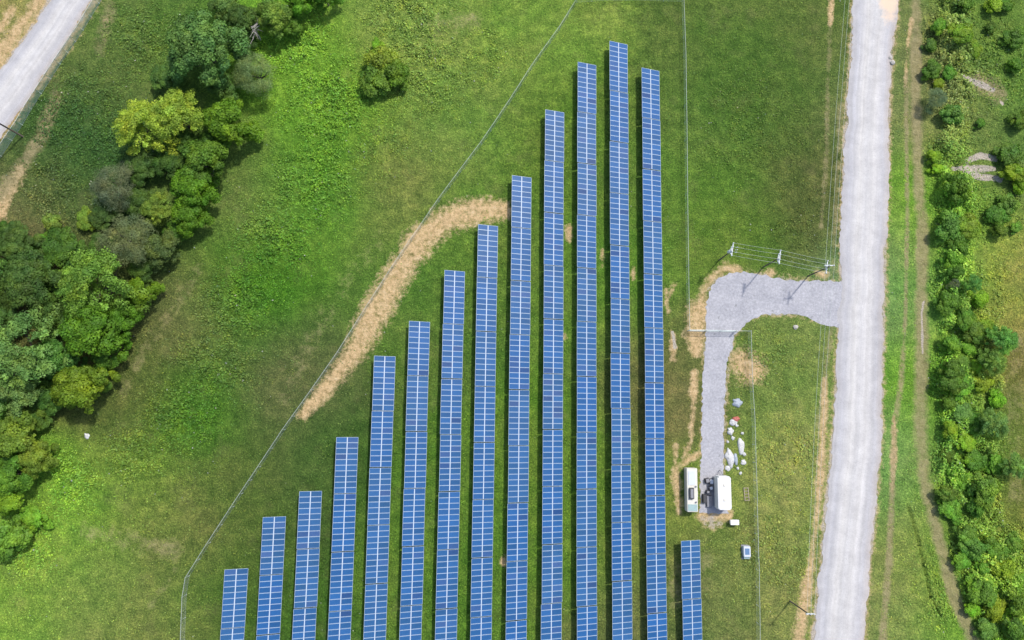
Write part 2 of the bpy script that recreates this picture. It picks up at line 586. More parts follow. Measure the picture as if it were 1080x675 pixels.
DIRT = [  # polylines (x, y, halfwidth) of bare tan soil
    [(320, 438, 6), (345, 408, 9), (372, 372, 12), (396, 330, 13), (418, 290, 13), (440, 258, 14), (465, 237, 14), (492, 225, 13), (520, 220, 11), (532, 221, 10)],
    [(738, 325, 7), (742, 308, 7), (752, 293, 8), (765, 284, 8), (778, 284, 5)],
    [(733, 326, 10), (733, 352, 9), (735, 372, 5)],
    [(732, 392, 3.5), (731, 430, 4.5), (729, 465, 4.5), (722, 480, 5.5)],
    [(782, 380, 11), (793, 390, 14)], [(810, 290, 6), (814, 288, 6)], [(862, 288, 5), (868, 290, 5)],
    [(600, 240, 4), (600, 254, 4)], [(635, 264, 3), (635, 280, 3.5)], [(668, 284, 4), (668, 294, 3.5)], [(703, 305, 3.5), (705, 330, 3.5)], [(709, 350, 3), (710, 380, 5)],
    [(713, 470, 4), (713, 500, 5.5), (716, 540, 5.5)], [(742, 542, 7), (768, 544, 6)], [(712, 300, 5), (702, 320, 4)], [(745, 475, 4), (722, 487, 6)],
    [(870, 400, 3), (868, 460, 4), (864, 520, 5), (860, 560, 5.5), (855, 600, 6), (847, 650, 6.5), (840, 700, 7)],
    [(877, -10, 3), (876, 25, 2)],
    [(962, 20, 2.2), (957, 50, 2.8), (955, 90, 2)], [(943, 440, 1.5), (943, 480, 3), (941, 520, 2)],
    [(0, 225, 8), (8, 205, 9), (18, 190, 8), (22, 180, 6)], [(-10, 70, 10), (20, 30, 8), (40, 2, 8)], [(0, 30, 6), (12, 10, 8)], [(110, 22, 3), (113, 20, 3)], [(36, 100, 5), (50, 78, 5), (63, 60, 4)],
    [(595, 352, 3), (596, 356, 3)], [(531, 590, 3), (531, 594, 3)]]
PATHS = [
    [(966, -40, 7), (966, 100, 7), (969, 200, 7), (973, 240, 8), (972, 330, 8), (971, 420, 9), (972, 480, 9), (977, 520, 8), (987, 555, 8), (996, 590, 8), (1006, 630, 8), (1022, 665, 8), (1040, 720, 8)],
    [(956, 80, 4), (956, 130, 3), (957, 225, 3), (955, 330, 2.6), (951, 400, 4), (943, 450, 5), (941, 520, 4), (937, 600, 5), (930, 680, 5)],
    [(876, 20, 4), (873, 90, 3), (872, 160, 4), (866, 240, 3)],
    [(1075, 360, 14), (1068, 420, 16), (1072, 520, 16)], [(1035, 85, 14), (1052, 100, 12)],
    [(0, 205, 12), (30, 165, 8), (45, 140, 10), (60, 100, 10)], [(130, 410, 10), (150, 370, 10), (195, 310, 10), (210, 280, 8)],
    [(886, 110, 4), (881, 225, 3), (878, 340, 4), (862, 450, 4)], [(105, 55, 9), (116, 10, 10)], [(160, 640, 6), (185, 600, 5)], [(90, 560, 14), (180, 580, 18)], [(450, 30, 20), (500, 20, 14)], [(720, 620, 30), (740, 590, 20)], [(300, 420, 10), (330, 350, 16), (400, 250, 14)]]
STONES = [
    [(1016, 179, 4), (1030, 186, 4.5), (1054, 189, 4)], [(1020, 170, 4), (1034, 164, 5), (1050, 168, 4)], [(1006, 178, 3), (1024, 178, 5), (1048, 178, 3.5)],
    [(1016, 82, 3), (1032, 88, 4), (1047, 95, 3.5)], [(1055, 108, 2), (1057, 110, 2)],
    [(974, 318, 1.2), (972, 330, 1.6), (973, 372, 1.6)], [(709, 350, 2), (712, 366, 2.5)]]


def road_dist(px, py):
    """signed pixel distance outside the two gravel roads and the driveway (approx.)"""
    ys = np.array([r[0] for r in ROAD], float)
    l = np.interp(py, ys, [r[1] for r in ROAD])
    r = np.interp(py, ys, [r[2] for r in ROAD])
    d1 = np.maximum(l - px, px - r)
    mid = [((a[0] + b[0]) / 2, (a[1] + b[1]) / 2) for a, b in ROAD2]
    d2 = seg_dist(px, py, mid) - 19.5
    dr = seg_dist_w(px, py, [(752, 545, 13), (752, 470, 12.5), (755, 400, 13), (759, 350, 16), (772, 315, 27), (800, 310, 22), (840, 314, 19), (890, 320, 22)])
    d3 = (dr - 1) * 14
    return d1, d2, d3


# ------------------------------------------------------------------ ground
def axis(a, b, step, far):
    core = np.arange(a, b + step * 0.5, step)
    lo, hi = [a], [b]
    s = step
    while hi[-1] < far:
        s *= 1.28
        hi.append(hi[-1] + s)
        lo.append(lo[-1] - s)
    return np.array(lo[:0:-1] + list(core) + hi[1:])


DITCH = [(958, 535), (962, 545), (967, 565), (972, 585), (977, 605), (982, 630), (992, 650)]


def scrub_mask(px, py):
    xl = np.interp(py, [0, 500, 560, 620, 675, 720], [984, 985, 1003, 1019, 1037, 1050])
    return sstep(0, 9, px - xl) * np.maximum(1 - sstep(0, 1, (px - 1012) / 20), sstep(300, 360, py) * (1 - sstep(1050, 1064, px) * (1 - sstep(545, 570, py))))


def ground_height(X, Y, px, py, lush=None):
    if lush is None: lush = lush_mask(px, py)
    d1, d2, d3 = road_dist(px, py)
    dr = np.minimum(np.minimum(d1, d2), d3)
    flat = sstep(3, 16, dr)
    nz = fbm(X * 0.75, Y * 0.75, 4) - 0.5
    nl = fbm(X * 0.05 + 9, Y * 0.05, 3) - 0.5
    z = flat * (nz * (0.22 + 1.15 * lush) + 0.5 * nl * sstep(20, 80, dr))
    z = z + scrub_mask(px, py) * 3.2 * np.clip(fbm(X * .42 + 5, Y * .42, 3) - .42, 0, 1)
    dd = seg_dist(px, py, DITCH)
    z = z - 0.75 * np.exp(-(dd / 1.2) ** 2)
    # low berm along the worn field
    return z


xs = axis(-118, 118, 0.32, 3500)
ys_ = axis(-52, 94, 0.32, 3500)
nx, ny = len(xs), len(ys_)
GX, GY = np.meshgrid(xs, ys_)
PX, PY = proj_np(GX, np.clip(GY, -400, 700))
inside = (np.abs(GX) < 160) & (GY > -90) & (GY < 140)
LU = lush_mask(PX, PY) * inside
GZ = ground_height(GX, GY, PX, PY, LU)
GZ = np.where(inside, GZ, 0.0)
COL = field_colour(PX, PY)
dirt = np.zeros(GX.shape)
WN = fbm(GX * .16 + 40, GY * .16, 4)
for pl in DIRT:
    wmax = max(q_[2] for q_ in pl)
    amp = 1.0 if wmax >= 14 else 2.6 if wmax < 6 else 1.9
    dirt = np.maximum(dirt, (1.3 if wmax >= 9 else 1.15 if wmax >= 6 else .95) - 0.85 * (seg_dist_w(PX, PY, pl) + amp * (WN - .5)))
d1, d2, d3 = road_dist(PX, PY)
dirt = np.maximum(dirt, 0.55 * np.exp(-(np.maximum(d1, 0) / 4.0) ** 2))
dirt = np.maximum(dirt, 0.85 * np.exp(-(np.maximum(d2, 0) / 7.0) ** 2))
dirt = np.maximum(dirt, 0.35 * np.exp(-(np.maximum(d3, 0) / 2.5) ** 2))
dirt = np.clip(dirt, 0, 1) * inside
path = np.zeros(GX.shape)
for i, pl in enumerate(PATHS):
    path = np.maximum(path, (WN * 1.1 + .45) * (1.0, .8, .5, .35, .8, .7, .28, .5, .5, .3, .35, .4, .4, .22)[i] * np.clip(1.3 - seg_dist_w(PX, PY, pl), 0, 1))
path = path * inside
stone = np.zeros(GX.shape)
for pl in STONES:
    stone = np.maximum(stone, np.clip(1.3 - seg_dist_w(PX, PY, pl), 0, 1))
stone = np.maximum(stone, 0.62 * np.exp(-(np.maximum(d1, 0) / 3.0) ** 2))
stone = np.maximum(stone, 0.6 * np.exp(-(np.maximum(d2, 0) / 3.5) ** 2))
stone = np.maximum(stone, 0.45 * np.exp(-(np.maximum(d3, 0) / 1.6) ** 2))
stone = stone * inside
me = bpy.data.meshes.new('ground')
co = np.stack([GX, GY, GZ], -1).reshape(-1, 3)
idx = np.arange(nx * ny).reshape(ny, nx)
q = np.stack([idx[:-1, :-1], idx[:-1, 1:], idx[1:, 1:], idx[1:, :-1]], -1).reshape(-1)
nf = (nx - 1) * (ny - 1)
me.vertices.add(nx * ny)
me.vertices.foreach_set('co', co.reshape(-1).astype(np.float32))
me.loops.add(nf * 4)
me.loops.foreach_set('vertex_index', q.astype(np.int32))
me.polygons.add(nf)
me.polygons.foreach_set('loop_start', np.arange(0, nf * 4, 4, dtype=np.int32))
me.polygons.foreach_set('loop_total', np.full(nf, 4, dtype=np.int32))
me.polygons.foreach_set('use_smooth', np.ones(nf, dtype=bool))
at = me.attributes.new('tint', 'FLOAT_COLOR', 'POINT')
cc = np.ones((nx * ny, 4), np.float32)
cc[:, :3] = COL.reshape(-1, 3)
at.data.foreach_set('color', cc.reshape(-1))
for nm, arr in (('dirt', dirt), ('path', path), ('stone', stone)):
    a_ = me.attributes.new(nm, 'FLOAT', 'POINT')
    a_.data.foreach_set('value', arr.reshape(-1).astype(np.float32))
me.update()
tag(obj('ground', me, M['ground']), kind='structure')


# roads: sheets with ragged edges
def strip(name, pairs, mat, z, sub=0.6, sandy=None):
    Ls = [G(*a) for a, b in pairs]
    Rs = [G(*b) for a, b in pairs]

    def res(P):
        out = []
        d = [0]
        for a, b in zip(P[:-1], P[1:]): d.append(d[-1] + (b - a).length)
        n = int(((P[-1] - P[0]).length) / sub)
        for i in range(n + 1):
            s = d[-1] * i / n
            k = max(j for j in range(len(d)) if d[j] <= s + 1e-6)
            k = min(k, len(P) - 2)
            t_ = (s - d[k]) / (d[k + 1] - d[k])
            # catmull-rom
            p0, p1, p2, p3 = P[max(k - 1, 0)], P[k], P[k + 1], P[min(k + 2, len(P) - 1)]
            out.append(0.5 * ((2 * p1) + (p2 - p0) * t_ + (2 * p0 - 5 * p1 + 4 * p2 - p3) * t_ * t_ + (3 * p1 - p0 - 3 * p2 + p3) * t_ ** 3))
        return out
    A = res(Ls)
    n = len(A)
    B_ = res(Rs)
    B = [B_[min(int(i * len(B_) / n), len(B_) - 1)] for i in range(n)]
    bm = bmesh.new()
    uvl = bm.loops.layers.uv.new('UVMap')
    fl = bm.verts.layers.float.new('sandy')
    K = 12
    rows = []
    for i in range(n):
        ca = (fbm(np.array([i * .11]), np.array([3.3]), 3)[0] - .5) * 1.3
        cb = (fbm(np.array([i * .11]), np.array([77.3]), 3)[0] - .5) * 1.3
        ja, jb = U(-.22, .22), U(-.22, .22)
        dr_ = (B[i] - A[i]).normalized()
        a = A[i] - dr_ * ca
        b = B[i] + dr_ * cb
        row = []
        for k in range(K + 1):
            p = a.lerp(b, k / K)
            if k == 0: p = p + dr_ * ja
            if k == K: p = p + dr_ * jb
            crown = 0.05 * (1 - (2 * k / K - 1) ** 2)
            v = bm.verts.new((p.x, p.y, z + crown))
            if sandy:
                v[fl] = sandy(p.x, p.y)
            row.append((v, k / K, i * sub))
        rows.append(row)
    for r0, r1 in zip(rows[:-1], rows[1:]):
        for k in range(K):
            qd = (r0[k], r0[k + 1], r1[k + 1], r1[k])
            f = bm.faces.new([x[0] for x in qd])
            for lp, x in zip(f.loops, qd): lp[uvl].uv = (x[1], x[2])
            f.normal_update()
            if f.normal.z < 0: f.normal_flip()
    return tag(obj(name, bm, mat), kind='structure')


def sandy1(x, y):
    px, py = proj_np(np.array([x]), np.array([y]))
    px, py = float(px[0]), float(py[0])
    return max(0.0, min(1.0, 1.25 - math.hypot((px - 938) / 14, (py + 5) / 42))) if py > -60 else 0.3


strip('gravel_road', [((l, y), (r, y)) for y, l, r in ROAD], M['road'], 0.035, 0.6, sandy1)
strip('gravel_lane', ROAD2, M['road'], 0.035, 0.6, lambda x, y: 0.0)
bm = bmesh.new()
pts = [G(*p) for p in DRIVE_PX]
vs = []
for i, p in enumerate(pts):
    qn = pts[(i + 1) % len(pts)]
    n = max(1, int((qn - p).length / 0.5))
    for k in range(n):
        a = p.lerp(qn, k / n)
        vs.append(bm.verts.new((a.x + U(-.22, .22), a.y + U(-.22, .22), 0.022)))
f = bm.faces.new(vs)
f.normal_update()
if f.normal.z < 0: f.normal_flip()
bmesh.ops.triangulate(bm, faces=[f])
tag(obj('driveway', bm, M['drive']), kind='structure')

# ------------------------------------------------------------------ solar tables
MODL, MODW, PITCH = 1.95, 0.985, 1.012
TI = math.radians(20)
NCOL = 10
ROWANG = -math.atan(78 * math.sin(TILT) / F)     # rows point slightly right of +Y
TZ = 1.5


def panel_mesh():
    bm = bmesh.new()
    x, y, fw = MODL / 2, MODW / 2, 0.044
    t0, t1 = -0.036, 0.0
    o = [(-x, -y), (x, -y), (x, y), (-x, y)]
    i_ = [(-x + fw, -y + fw), (x - fw, -y + fw), (x - fw, y - fw), (-x + fw, y - fw)]
    vo = [bm.verts.new((a, b, t1)) for a, b in o]
    vi = [bm.verts.new((a, b, t1)) for a, b in i_]
    vg = [bm.verts.new((a, b, t1 - 0.004)) for a, b in i_]
    vb = [bm.verts.new((a, b, t0)) for a, b in o]
    for k in range(4):
        n = (k + 1) % 4
        bm.faces.new((vo[k], vo[n], vi[n], vi[k]))
        bm.faces.new((vi[k], vi[n], vg[n], vg[k]))
        bm.faces.new((vb[k], vb[n], vo[n], vo[k]))
    bm.faces.new(vg).material_index = 1
    bm.faces.new(vb[::-1])
    m = bpy.data.meshes.new('solar_panel')
    bm.to_mesh(m)
    bm.free()
    m.materials.append(M['alu'])
    m.materials.append(M['cells'])
    return m


PM = panel_mesh()
TL = PITCH * NCOL


def make_table():
    """origin: top end of the table on the ground; runs along -Y; low edge to +X"""
    root = bpy.data.objects.new('solar_table', None)
    link(root)
    mt = Matrix.Translation((0, 0, TZ)) @ Matrix.Rotation(TI, 4, 'Y')
    for c in range(NCOL):
        for s in (-1, 1):
            o = bpy.data.objects.new('solar_panel', PM)
            link(o, root)
            o.matrix_local = mt @ Matrix.Translation((s * (MODL / 2 + 0.04), -(c + 0.5) * PITCH, 0))
    # centre rail and purlins
    bm = bmesh.new()
    box(bm, -0.06, 0.06, -TL + 0.02, -0.02, -0.03, 0.012)
    o = obj('centre_rail', bm, M['rail'], root)
    o.matrix_local = mt
    for u in (-1.45, -0.5, 0.5, 1.45):
        bm = bmesh.new()
        box(bm, u - 0.03, u + 0.03, -TL - 0.02, 0.02, -0.12, -0.038)
        o = obj('purlin', bm, M['galv'], root)
        o.matrix_local = mt
    for k in range(3):
        y = -TL * (0.15 + 0.35 * k)
        bm = bmesh.new()
        box(bm, -1.7, 1.7, y - 0.04, y + 0.04, -0.22, -0.122)
        o = obj('cross_beam', bm, M['galv'], root)
        o.matrix_local = mt
        for xx in (-0.9, 0.9):
            bm = bmesh.new()
            box(bm, xx - 0.06, xx + 0.06, y - 0.05, y + 0.05, -0.3, TZ - 0.2 - xx * math.tan(TI))
            obj('support_post', bm, M['galv'], root)
    return root


ORD = ['zeroth', 'first', 'second', 'third', 'fourth', 'fifth', 'sixth', 'seventh', 'eighth', 'ninth', 'tenth', 'eleventh', 'twelfth', 'thirteenth', 'fourteenth', 'fifteenth', 'sixteenth']
TOPS = [(248.5, 600), (289, 545), (328, 518), (366.5, 461), (406, 375.5), (443, 339), (480, 285.5), (515, 237.5), (550.5, 186), (585, 117), (619, 67), (652.5, 45), (686, 73), (728, 570)]
u_ax = Vector((math.cos(ROWANG), math.sin(ROWANG), 0))
v_ax = Vector((-math.sin(ROWANG), math.cos(ROWANG), 0))
us, vtops = [], []
for i, t_ in enumerate(TOPS):
    p = G(t_[0], t_[1], TZ)
    us.append(p.dot(u_ax))
    vtops.append(p.dot(v_ax))
fit = np.polyfit(range(14), us, 1)
proto = make_table()
first = True
vbot = G(540, 676, TZ).dot(v_ax)
for i in range(14):
    u = 0.5 * us[i] + 0.5 * (fit[0] * i + fit[1])
    v = vtops[i]
    k = 0
    while v > vbot - (0 if k else 9):
        k += 1
        t = proto if first else dup(proto)
        first = False
        hz = U(-.035, .035)
        p = u_ax * (u + U(-.05, .05)) + v_ax * v
        t.location = (p.x, p.y, hz)
        t.rotation_euler = (U(-.002, .002), U(-.012, .012), ROWANG)
        warm = U(0, 1)
        for ch in t.children:
            if ch.name.startswith('solar_panel'):
                b = U(.9, 1.1)
                ch.color = (b * (1 + .5 * (warm - .5)), b * (1 + .08 * (warm - .5)), b * (1 - .08 * (warm - .5)), 1)
        nn = ORD[i + 1]
        tag(t, 'blue solar table, %s from the top of the %s row from the left' % (ORD[k], nn), 'solar table', 'solar tables lined up in fourteen rows')
        v -= TL + (0.10 if k % 2 else 0.16)


# ------------------------------------------------------------------ fences
def gz(x, y):
    X, Y = np.array([float(x)]), np.array([float(y)])
    px, py = proj_np(X, Y)
    return float(ground_height(X, Y, px, py)[0])


def fence(name, pxs, h, mesh_mat, rail_mat, label, cat, spacing=3.4, post_r=0.04, rail_r=0.03, z_line=None):
    P = [G(*p) for p in pxs]
    root = empty(name, P[0], 0, label, cat)
    base = P[0].copy()
    # resample
    Q = []
    for a, b in zip(P[:-1], P[1:]):
        n = max(1, round((b - a).length / spacing))
        for k in range(n): Q.append(a.lerp(b, k / n))
    Q.append(P[-1])
    Q = [Vector((q_.x, q_.y, gz(q_.x, q_.y))) - base for q_ in Q]
    pm = bmesh.new()
    tube(pm, [(0, 0, -.4), (0, 0, h + .06)], post_r, 8)
    tube(pm, [(0, 0, h + .06), (0, 0, h + .10)], post_r * 1.3, 8, post_r * .5)
    p0 = None
    for q_ in Q:
        if p0 is None:
            p0 = obj('post', pm, rail_mat, root)
            o = p0
        else:
            o = p0.copy()
            link(o, root)
        o.location = q_
    bm = bmesh.new()
    tube(bm, [q_ + Vector((0, 0, h)) for q_ in Q], rail_r, 6)
    obj('top_rail', bm, rail_mat, root)
    bm = bmesh.new()
    tube(bm, [q_ + Vector((0, 0, 0.12)) for q_ in Q], 0.005, 4)
    obj('tension_wire', bm, rail_mat, root)
    bm = bmesh.new()
    uvl = bm.loops.layers.uv.new('UVMap')
    s = 0
    for a, b in zip(Q[:-1], Q[1:]):
        l = (b - a).length
        f = bm.faces.new([bm.verts.new(a + Vector((0, 0, .05))), bm.verts.new(b + Vector((0, 0, .05))), bm.verts.new(b + Vector((0, 0, h - .03))), bm.verts.new(a + Vector((0, 0, h - .03)))])
        for lp, uv in zip(f.loops, ((s, 0), (s + l, 0), (s + l, h), (s, h))): lp[uvl].uv = uv
        s += l
    obj('wire_mesh', bm, mesh_mat, root)
    return root


fence('chain_link_fence', FENCE_PX, 1.9, M['chain'], M['fence'], 'long pale chain link fence running diagonally left of the solar rows', 'fence')
fence('chain_link_fence', FENCE_PX2, 1.9, M['chain'], M['fence'], 'straight chain link fence along the top and right side of solar rows', 'fence')
fence('chain_link_fence', FENCE_PX3, 1.9, M['chain'], M['fence'], 'chain link fence running down the right of the driveway and trailer', 'fence')
fence('roadside_fence', FENCE_GREEN, 2.1, M['screen'], M['gate'], 'green mesh fence beside the gravel lane at the top left', 'fence', 3.2)

# gate over the driveway
ga, gb = G(725, 349), G(775, 350)
gr = empty('swing_gate', ga, 0, 'pale double leaf chain link gate across the narrow driveway', 'gate')
gvec = gb - ga
gl = gvec.length
gdir = gvec.normalized()


def gpt(s, z): return gdir * s + Vector((0, 0, z))


for s in (0.0, 0.36 * gl, 0.98 * gl):
    bm = bmesh.new()
    tube(bm, [gpt(s, -.3), gpt(s, 2.15)], 0.07, 8)
    obj('gate_post', bm, M['gate'], gr)
for s0, s1 in ((0.02, 0.35), (0.37, 0.665), (0.675, 0.97)):
    bm = bmesh.new()
    a, b = s0 * gl + .08, s1 * gl - .05
    tube(bm, [gpt(a, .1), gpt(b, .1), gpt(b, 2.0), gpt(a, 2.0), gpt(a, .1)], 0.045, 6)
    tube(bm, [gpt(a, 1.0), gpt(b, 1.0)], 0.035, 6)
    fr = obj('gate_leaf', bm, M['gate'], gr)
    bm = bmesh.new()
    uvl = bm.loops.layers.uv.new('UVMap')
    f = bm.faces.new([bm.verts.new(gpt(x_, z_)) for x_, z_ in ((a, .12), (b, .12), (b, 1.98), (a, 1.98))])
    for lp, uv in zip(f.loops, ((a, 0), (b, 0), (b, 2), (a, 2))): lp[uvl].uv = uv
    obj('wire_mesh', bm, M['chain'], fr)


# ------------------------------------------------------------------ utility poles
def pole(top_px, h, label, arms=(), r0=0.125, r1=0.09, gear=False, lean=0):
    tp = G(top_px[0], top_px[1], h)
    root = empty('utility_pole', (tp.x, tp.y, 0), 0, label, 'utility pole')
    bm = bmesh.new()
    tube(bm, [(0, 0, -.5), (0, 0, h * .5), (0, 0, h)], r0, 12, r1)
    obj('shaft', bm, M['pole'], root)
    ends = []
    for (z, ang, half, ins) in arms:
        d = Vector((math.cos(ang), math.sin(ang), 0))
        n = Vector((-d.y, d.x, 0))
        bm = bmesh.new()
        vs = box(bm, -half, half, -.08, .08, -.075, .075, 0, .01)
        bmesh.ops.transform(bm, matrix=Matrix.Translation(n * .2 + Vector((0, 0, z))) @ Matrix.Rotation(ang, 4, 'Z'), verts=bm.verts)
        a = obj('crossarm', bm, M['arm'], root)
        for s in (-1, 1):
            bm = bmesh.new()
            tube(bm, [n * .2 + d * s * half * .55 + Vector((0, 0, z - .07)), Vector((0, 0, z - .8)) + n * .12], .022, 5)
            obj('brace', bm, M['arm'], root)
        for x_ in ins:
            bm = bmesh.new()
            c = d * x_ + n * .2 + Vector((0, 0, z + .07))
            tube(bm, [c, c + Vector((0, 0, .08))], .03, 8)
            tube(bm, [c + Vector((0, 0, .07)), c + Vector((0, 0, .12))], .09, 10)
            tube(bm, [c + Vector((0, 0, .13)), c + Vector((0, 0, .21))], .12, 10, .07)
            obj('insulator', bm, M['insul'], a)
            ends.append(Vector((tp.x, tp.y, 0)) + c + Vector((0, 0, .22)))
    if gear:
        bm = bmesh.new()
        tube(bm, [(-.45, -.1, h - 1.7), (-.45, -.1, h - .8)], .26, 14)
        tube(bm, [(-.45, -.1, h - .8), (-.45, -.1, h - .72)], .26, 14, .16)
        tr = obj('transformer', bm, M['arm'], root)
        for k in range(2):
            bm = bmesh.new()
            tube(bm, [(-.55 + .2 * k, -.1, h - .72), (-.55 + .2 * k, -.1, h - .45)], .05, 8, .035)
            obj('bushing', bm, M['insul'], tr)
        for k in range(3):
            bm = bmesh.new()
            tube(bm, [(.3 + .1 * k, -.5 + .45 * k, h - .3), (.45 + .1 * k, -.55 + .45 * k, h + .25)], .065, 8)
            obj('cutout', bm, M['insul'], root)
    return root, ends


A90 = math.radians(80)
pa, ea = pole((774, 263), 9.2, 'leftmost of the three utility poles above the driveway, with white transformer', [(9.0, A90, 1.25, (-1.15, -.45, .45, 1.15)), (8.1, A90, .7, (-.6, .6))], gear=True)
pb, eb = pole((824, 271), 9.2, 'middle one of three utility poles above the driveway, with white crossarm', [(9.0, A90 + .02, 1.3, (-1.2, -.45, .45, 1.2)), (8.3, A90, .8, (-.7, .7))])
pc, ec = pole((875, 281), 9.4, 'utility pole right of the other two, beside road where wires cross', [(8.7, A90, 1.25, (-1.15, -.45, .45, 1.15)), (9.25, 0, .9, (-.8, 0, .8))])
pd, ed = pole((855, 649), 9.0, 'bare dark pole beside the road near the bottom of the photo', [(8.85, 0, .75, (-.65, 0, .65))], r0=.13, r1=.09)
pe, ee = pole((902, -70), 9.4, 'utility pole beyond the top of the photo carrying roadside wires', [(9.25, 0, .9, (-.8, 0, .8))])
pf, ef = pole((2, 131), 10.0, 'dark leaning looking pole at the left edge beside the gravel lane', [(9.7, math.radians(-35), 1.1, (-1, 0, 1))], r0=.17, r1=.13)
pf.location = G(24, 144)


def wire(a, b, sag, label, r=0.016):
    bm = bmesh.new()
    n = 20
    mid = (a + b) / 2
    tube(bm, [a.lerp(b, k / n) - mid + Vector((0, 0, -sag * 4 * (k / n) * (1 - k / n))) for k in range(n + 1)], r, 5)
    o = obj('overhead_wire', bm, M['wire'], None, mid)
    return tag(o, label, 'wire', 'overhead wires strung between the utility poles')


for k, nm in enumerate(('lowest in the photo', 'second up', 'third up', 'topmost in the photo')):
    wire(ea[k], eb[k], .25, 'thin wire between left and middle driveway poles, %s' % nm)
    wire(eb[k], ec[k], .25, 'thin wire between middle and roadside driveway poles, %s' % nm)
for k, nm in enumerate(('leftmost', 'middle', 'rightmost')):
    wire(ec[4 + k], ed[k], .9, '%s thin wire running down beside the road from the driveway junction' % nm)
    wire(ec[4 + k], ee[k], .6, '%s thin wire running up beside the road from the driveway junction' % nm)

# ------------------------------------------------------------------ compound by the driveway
def px_box(x0, y0, x1, y1, z):
    a, b = G(x0, y1, z), G(x1, y0, z)
    return a, b


# long cream cabinet
hA = 2.3
a, b = px_box(724, 540, 736.5, 494, hA)
cx, cy = (a.x + b.x) / 2, (a.y + b.y) / 2
wd, ln = abs(b.x - a.x), abs(b.y - a.y)
rt = empty('equipment_container', (cx, cy, 0), ROWANG, 'long white equipment container with grey roof unit, left of the driveway end', 'container')
bm = bmesh.new()
box(bm, -wd / 2, wd / 2, -ln / 2, ln / 2, .15, hA, 0, .05)
for k in range(18):
    y = -ln / 2 + .3 + k * (ln - .6) / 17
    for sx in (-1, 1):
        box(bm, sx * (wd / 2 + .012) - .02, sx * (wd / 2 + .012) + .02, y - .07, y + .07, .3, hA - .15)
obj('body', bm, M['cream'], rt)
bm = bmesh.new()
box(bm, -wd / 2 + .25, wd / 2 - .35, .9, ln / 2 - .5, hA + .003, hA + .08, 0, .02)
obj('roof_panel', bm, M['bluewhite'], rt)
bm = bmesh.new()
box(bm, -wd / 2 + .12, wd / 2 - .12, -ln / 2 + .15, -ln / 2 + 1.35, hA + .003, hA + .06, 0, .02)
obj('roof_hatch', bm, M['teal'], rt)
bm = bmesh.new()
box(bm, -wd / 2 + .35, wd / 2 - .75, -1.55, .45, hA + .003, hA + .5, 0, .05)
un = obj('cooling_unit', bm, M['dark'], rt)
bm = bmesh.new()
box(bm, -wd / 2 + .5, wd / 2 - .9, -1.35, .25, hA + .503, hA + .56, 0, .03)
obj('grille', bm, M['mid'], un)
for y in (-ln / 2 + 1.75, .65):
    bm = bmesh.new()
    tube(bm, [(wd / 2 - .35, y, hA), (wd / 2 - .35, y, hA + .22)], .11, 10)
    tube(bm, [(wd / 2 - .35, y, hA + .22), (wd / 2 - .35, y, hA + .27)], .17, 10, .08)
    obj('roof_vent', bm, M['mid'], rt)
bm = bmesh.new()
for sx in (-.5, .5):
    box(bm, sx * wd * .8 - .08, sx * wd * .8 + .08, -ln / 2 + .1, ln / 2 - .1, -.1, .148)
obj('skid', bm, M['dark'], rt)
bm = bmesh.new()
box(bm, wd / 2 + .035, wd / 2 + .075, -1.2, -.2, .35, 2.15, 0, .01)
dr = obj('door', bm, M['cream'], rt)
bm = bmesh.new()
tube(bm, [(wd / 2 + .12, -.35, 1.0), (wd / 2 + .12, -.35, 1.3)], .02, 6)
obj('handle', bm, M['dark'], dr)

# white box trailer
hB = 3.0
a, b = px_box(756.5, 538, 772, 502.5, hB)
cx, cy = (a.x + b.x) / 2, (a.y + b.y) / 2
wd, ln = abs(b.x - a.x), abs(b.y - a.y)
rt = empty('box_trailer', (cx, cy, 0), ROWANG * .5, 'tall white box trailer with rounded roof at the end of the driveway', 'trailer')
bm = bmesh.new()
vs = box(bm, -wd / 2, wd / 2, -ln / 2, ln / 2, .55, hB)
bm.edges.ensure_lookup_table()
es = [e for e in bm.edges if abs(e.verts[0].co.z - e.verts[1].co.z) > 1]
bmesh.ops.bevel(bm, geom=es, offset=.22, segments=4, affect='EDGES')
es = [e for e in bm.edges if e.verts[0].co.z > hB - .01 and e.verts[1].co.z > hB - .01]
bmesh.ops.bevel(bm, geom=es, offset=.05, segments=2, affect='EDGES')
obj('body', bm, M['white'], rt)
bm = bmesh.new()
for sx in (-1, 1):
    for k in range(2):
        box(bm, sx * (wd / 2 + .008) - .012, sx * (wd / 2 + .008) + .012, -ln / 2 + .45, ln / 2 - .45, (.7, hB - .3)[k], (.78, hB - .22)[k])
obj('side_trim', bm, M['mid'], rt)
bm = bmesh.new()
for k in range(9):
    y = -ln / 2 + .5 + k * (ln - 1.0) / 8
    box(bm, -wd / 2 + .12, wd / 2 - .12, y - .012, y + .012, hB - .01, hB + .012)
obj('roof_seams', bm, M['cream'], rt)
for y in (-1.2, 1.4):
    bm = bmesh.new()
    box(bm, -.2, .2, y - .2, y + .2, hB + .003, hB + .12, 0, .03)
    obj('roof_vent', bm, M['cream'], rt)
bm = bmesh.new()
box(bm, -wd / 2 + .4, wd / 2 - .4, -ln / 2 - .03, -ln / 2 + .0, .75, hB - .35, 0, .008)
dr = obj('rear_door', bm, M['white'], rt)
bm = bmesh.new()
tube(bm, [(0, -ln / 2 - .06, .9), (0, -ln / 2 - .06, hB - .5)], .02, 6)
obj('lock_bar', bm, M['galv'], dr)
bm = bmesh.new()
box(bm, -wd / 2 + .3, wd / 2 - .3, -ln / 2 + .2, ln / 2 - .2, .4, .548)
obj('chassis', bm, M['dark'], rt)
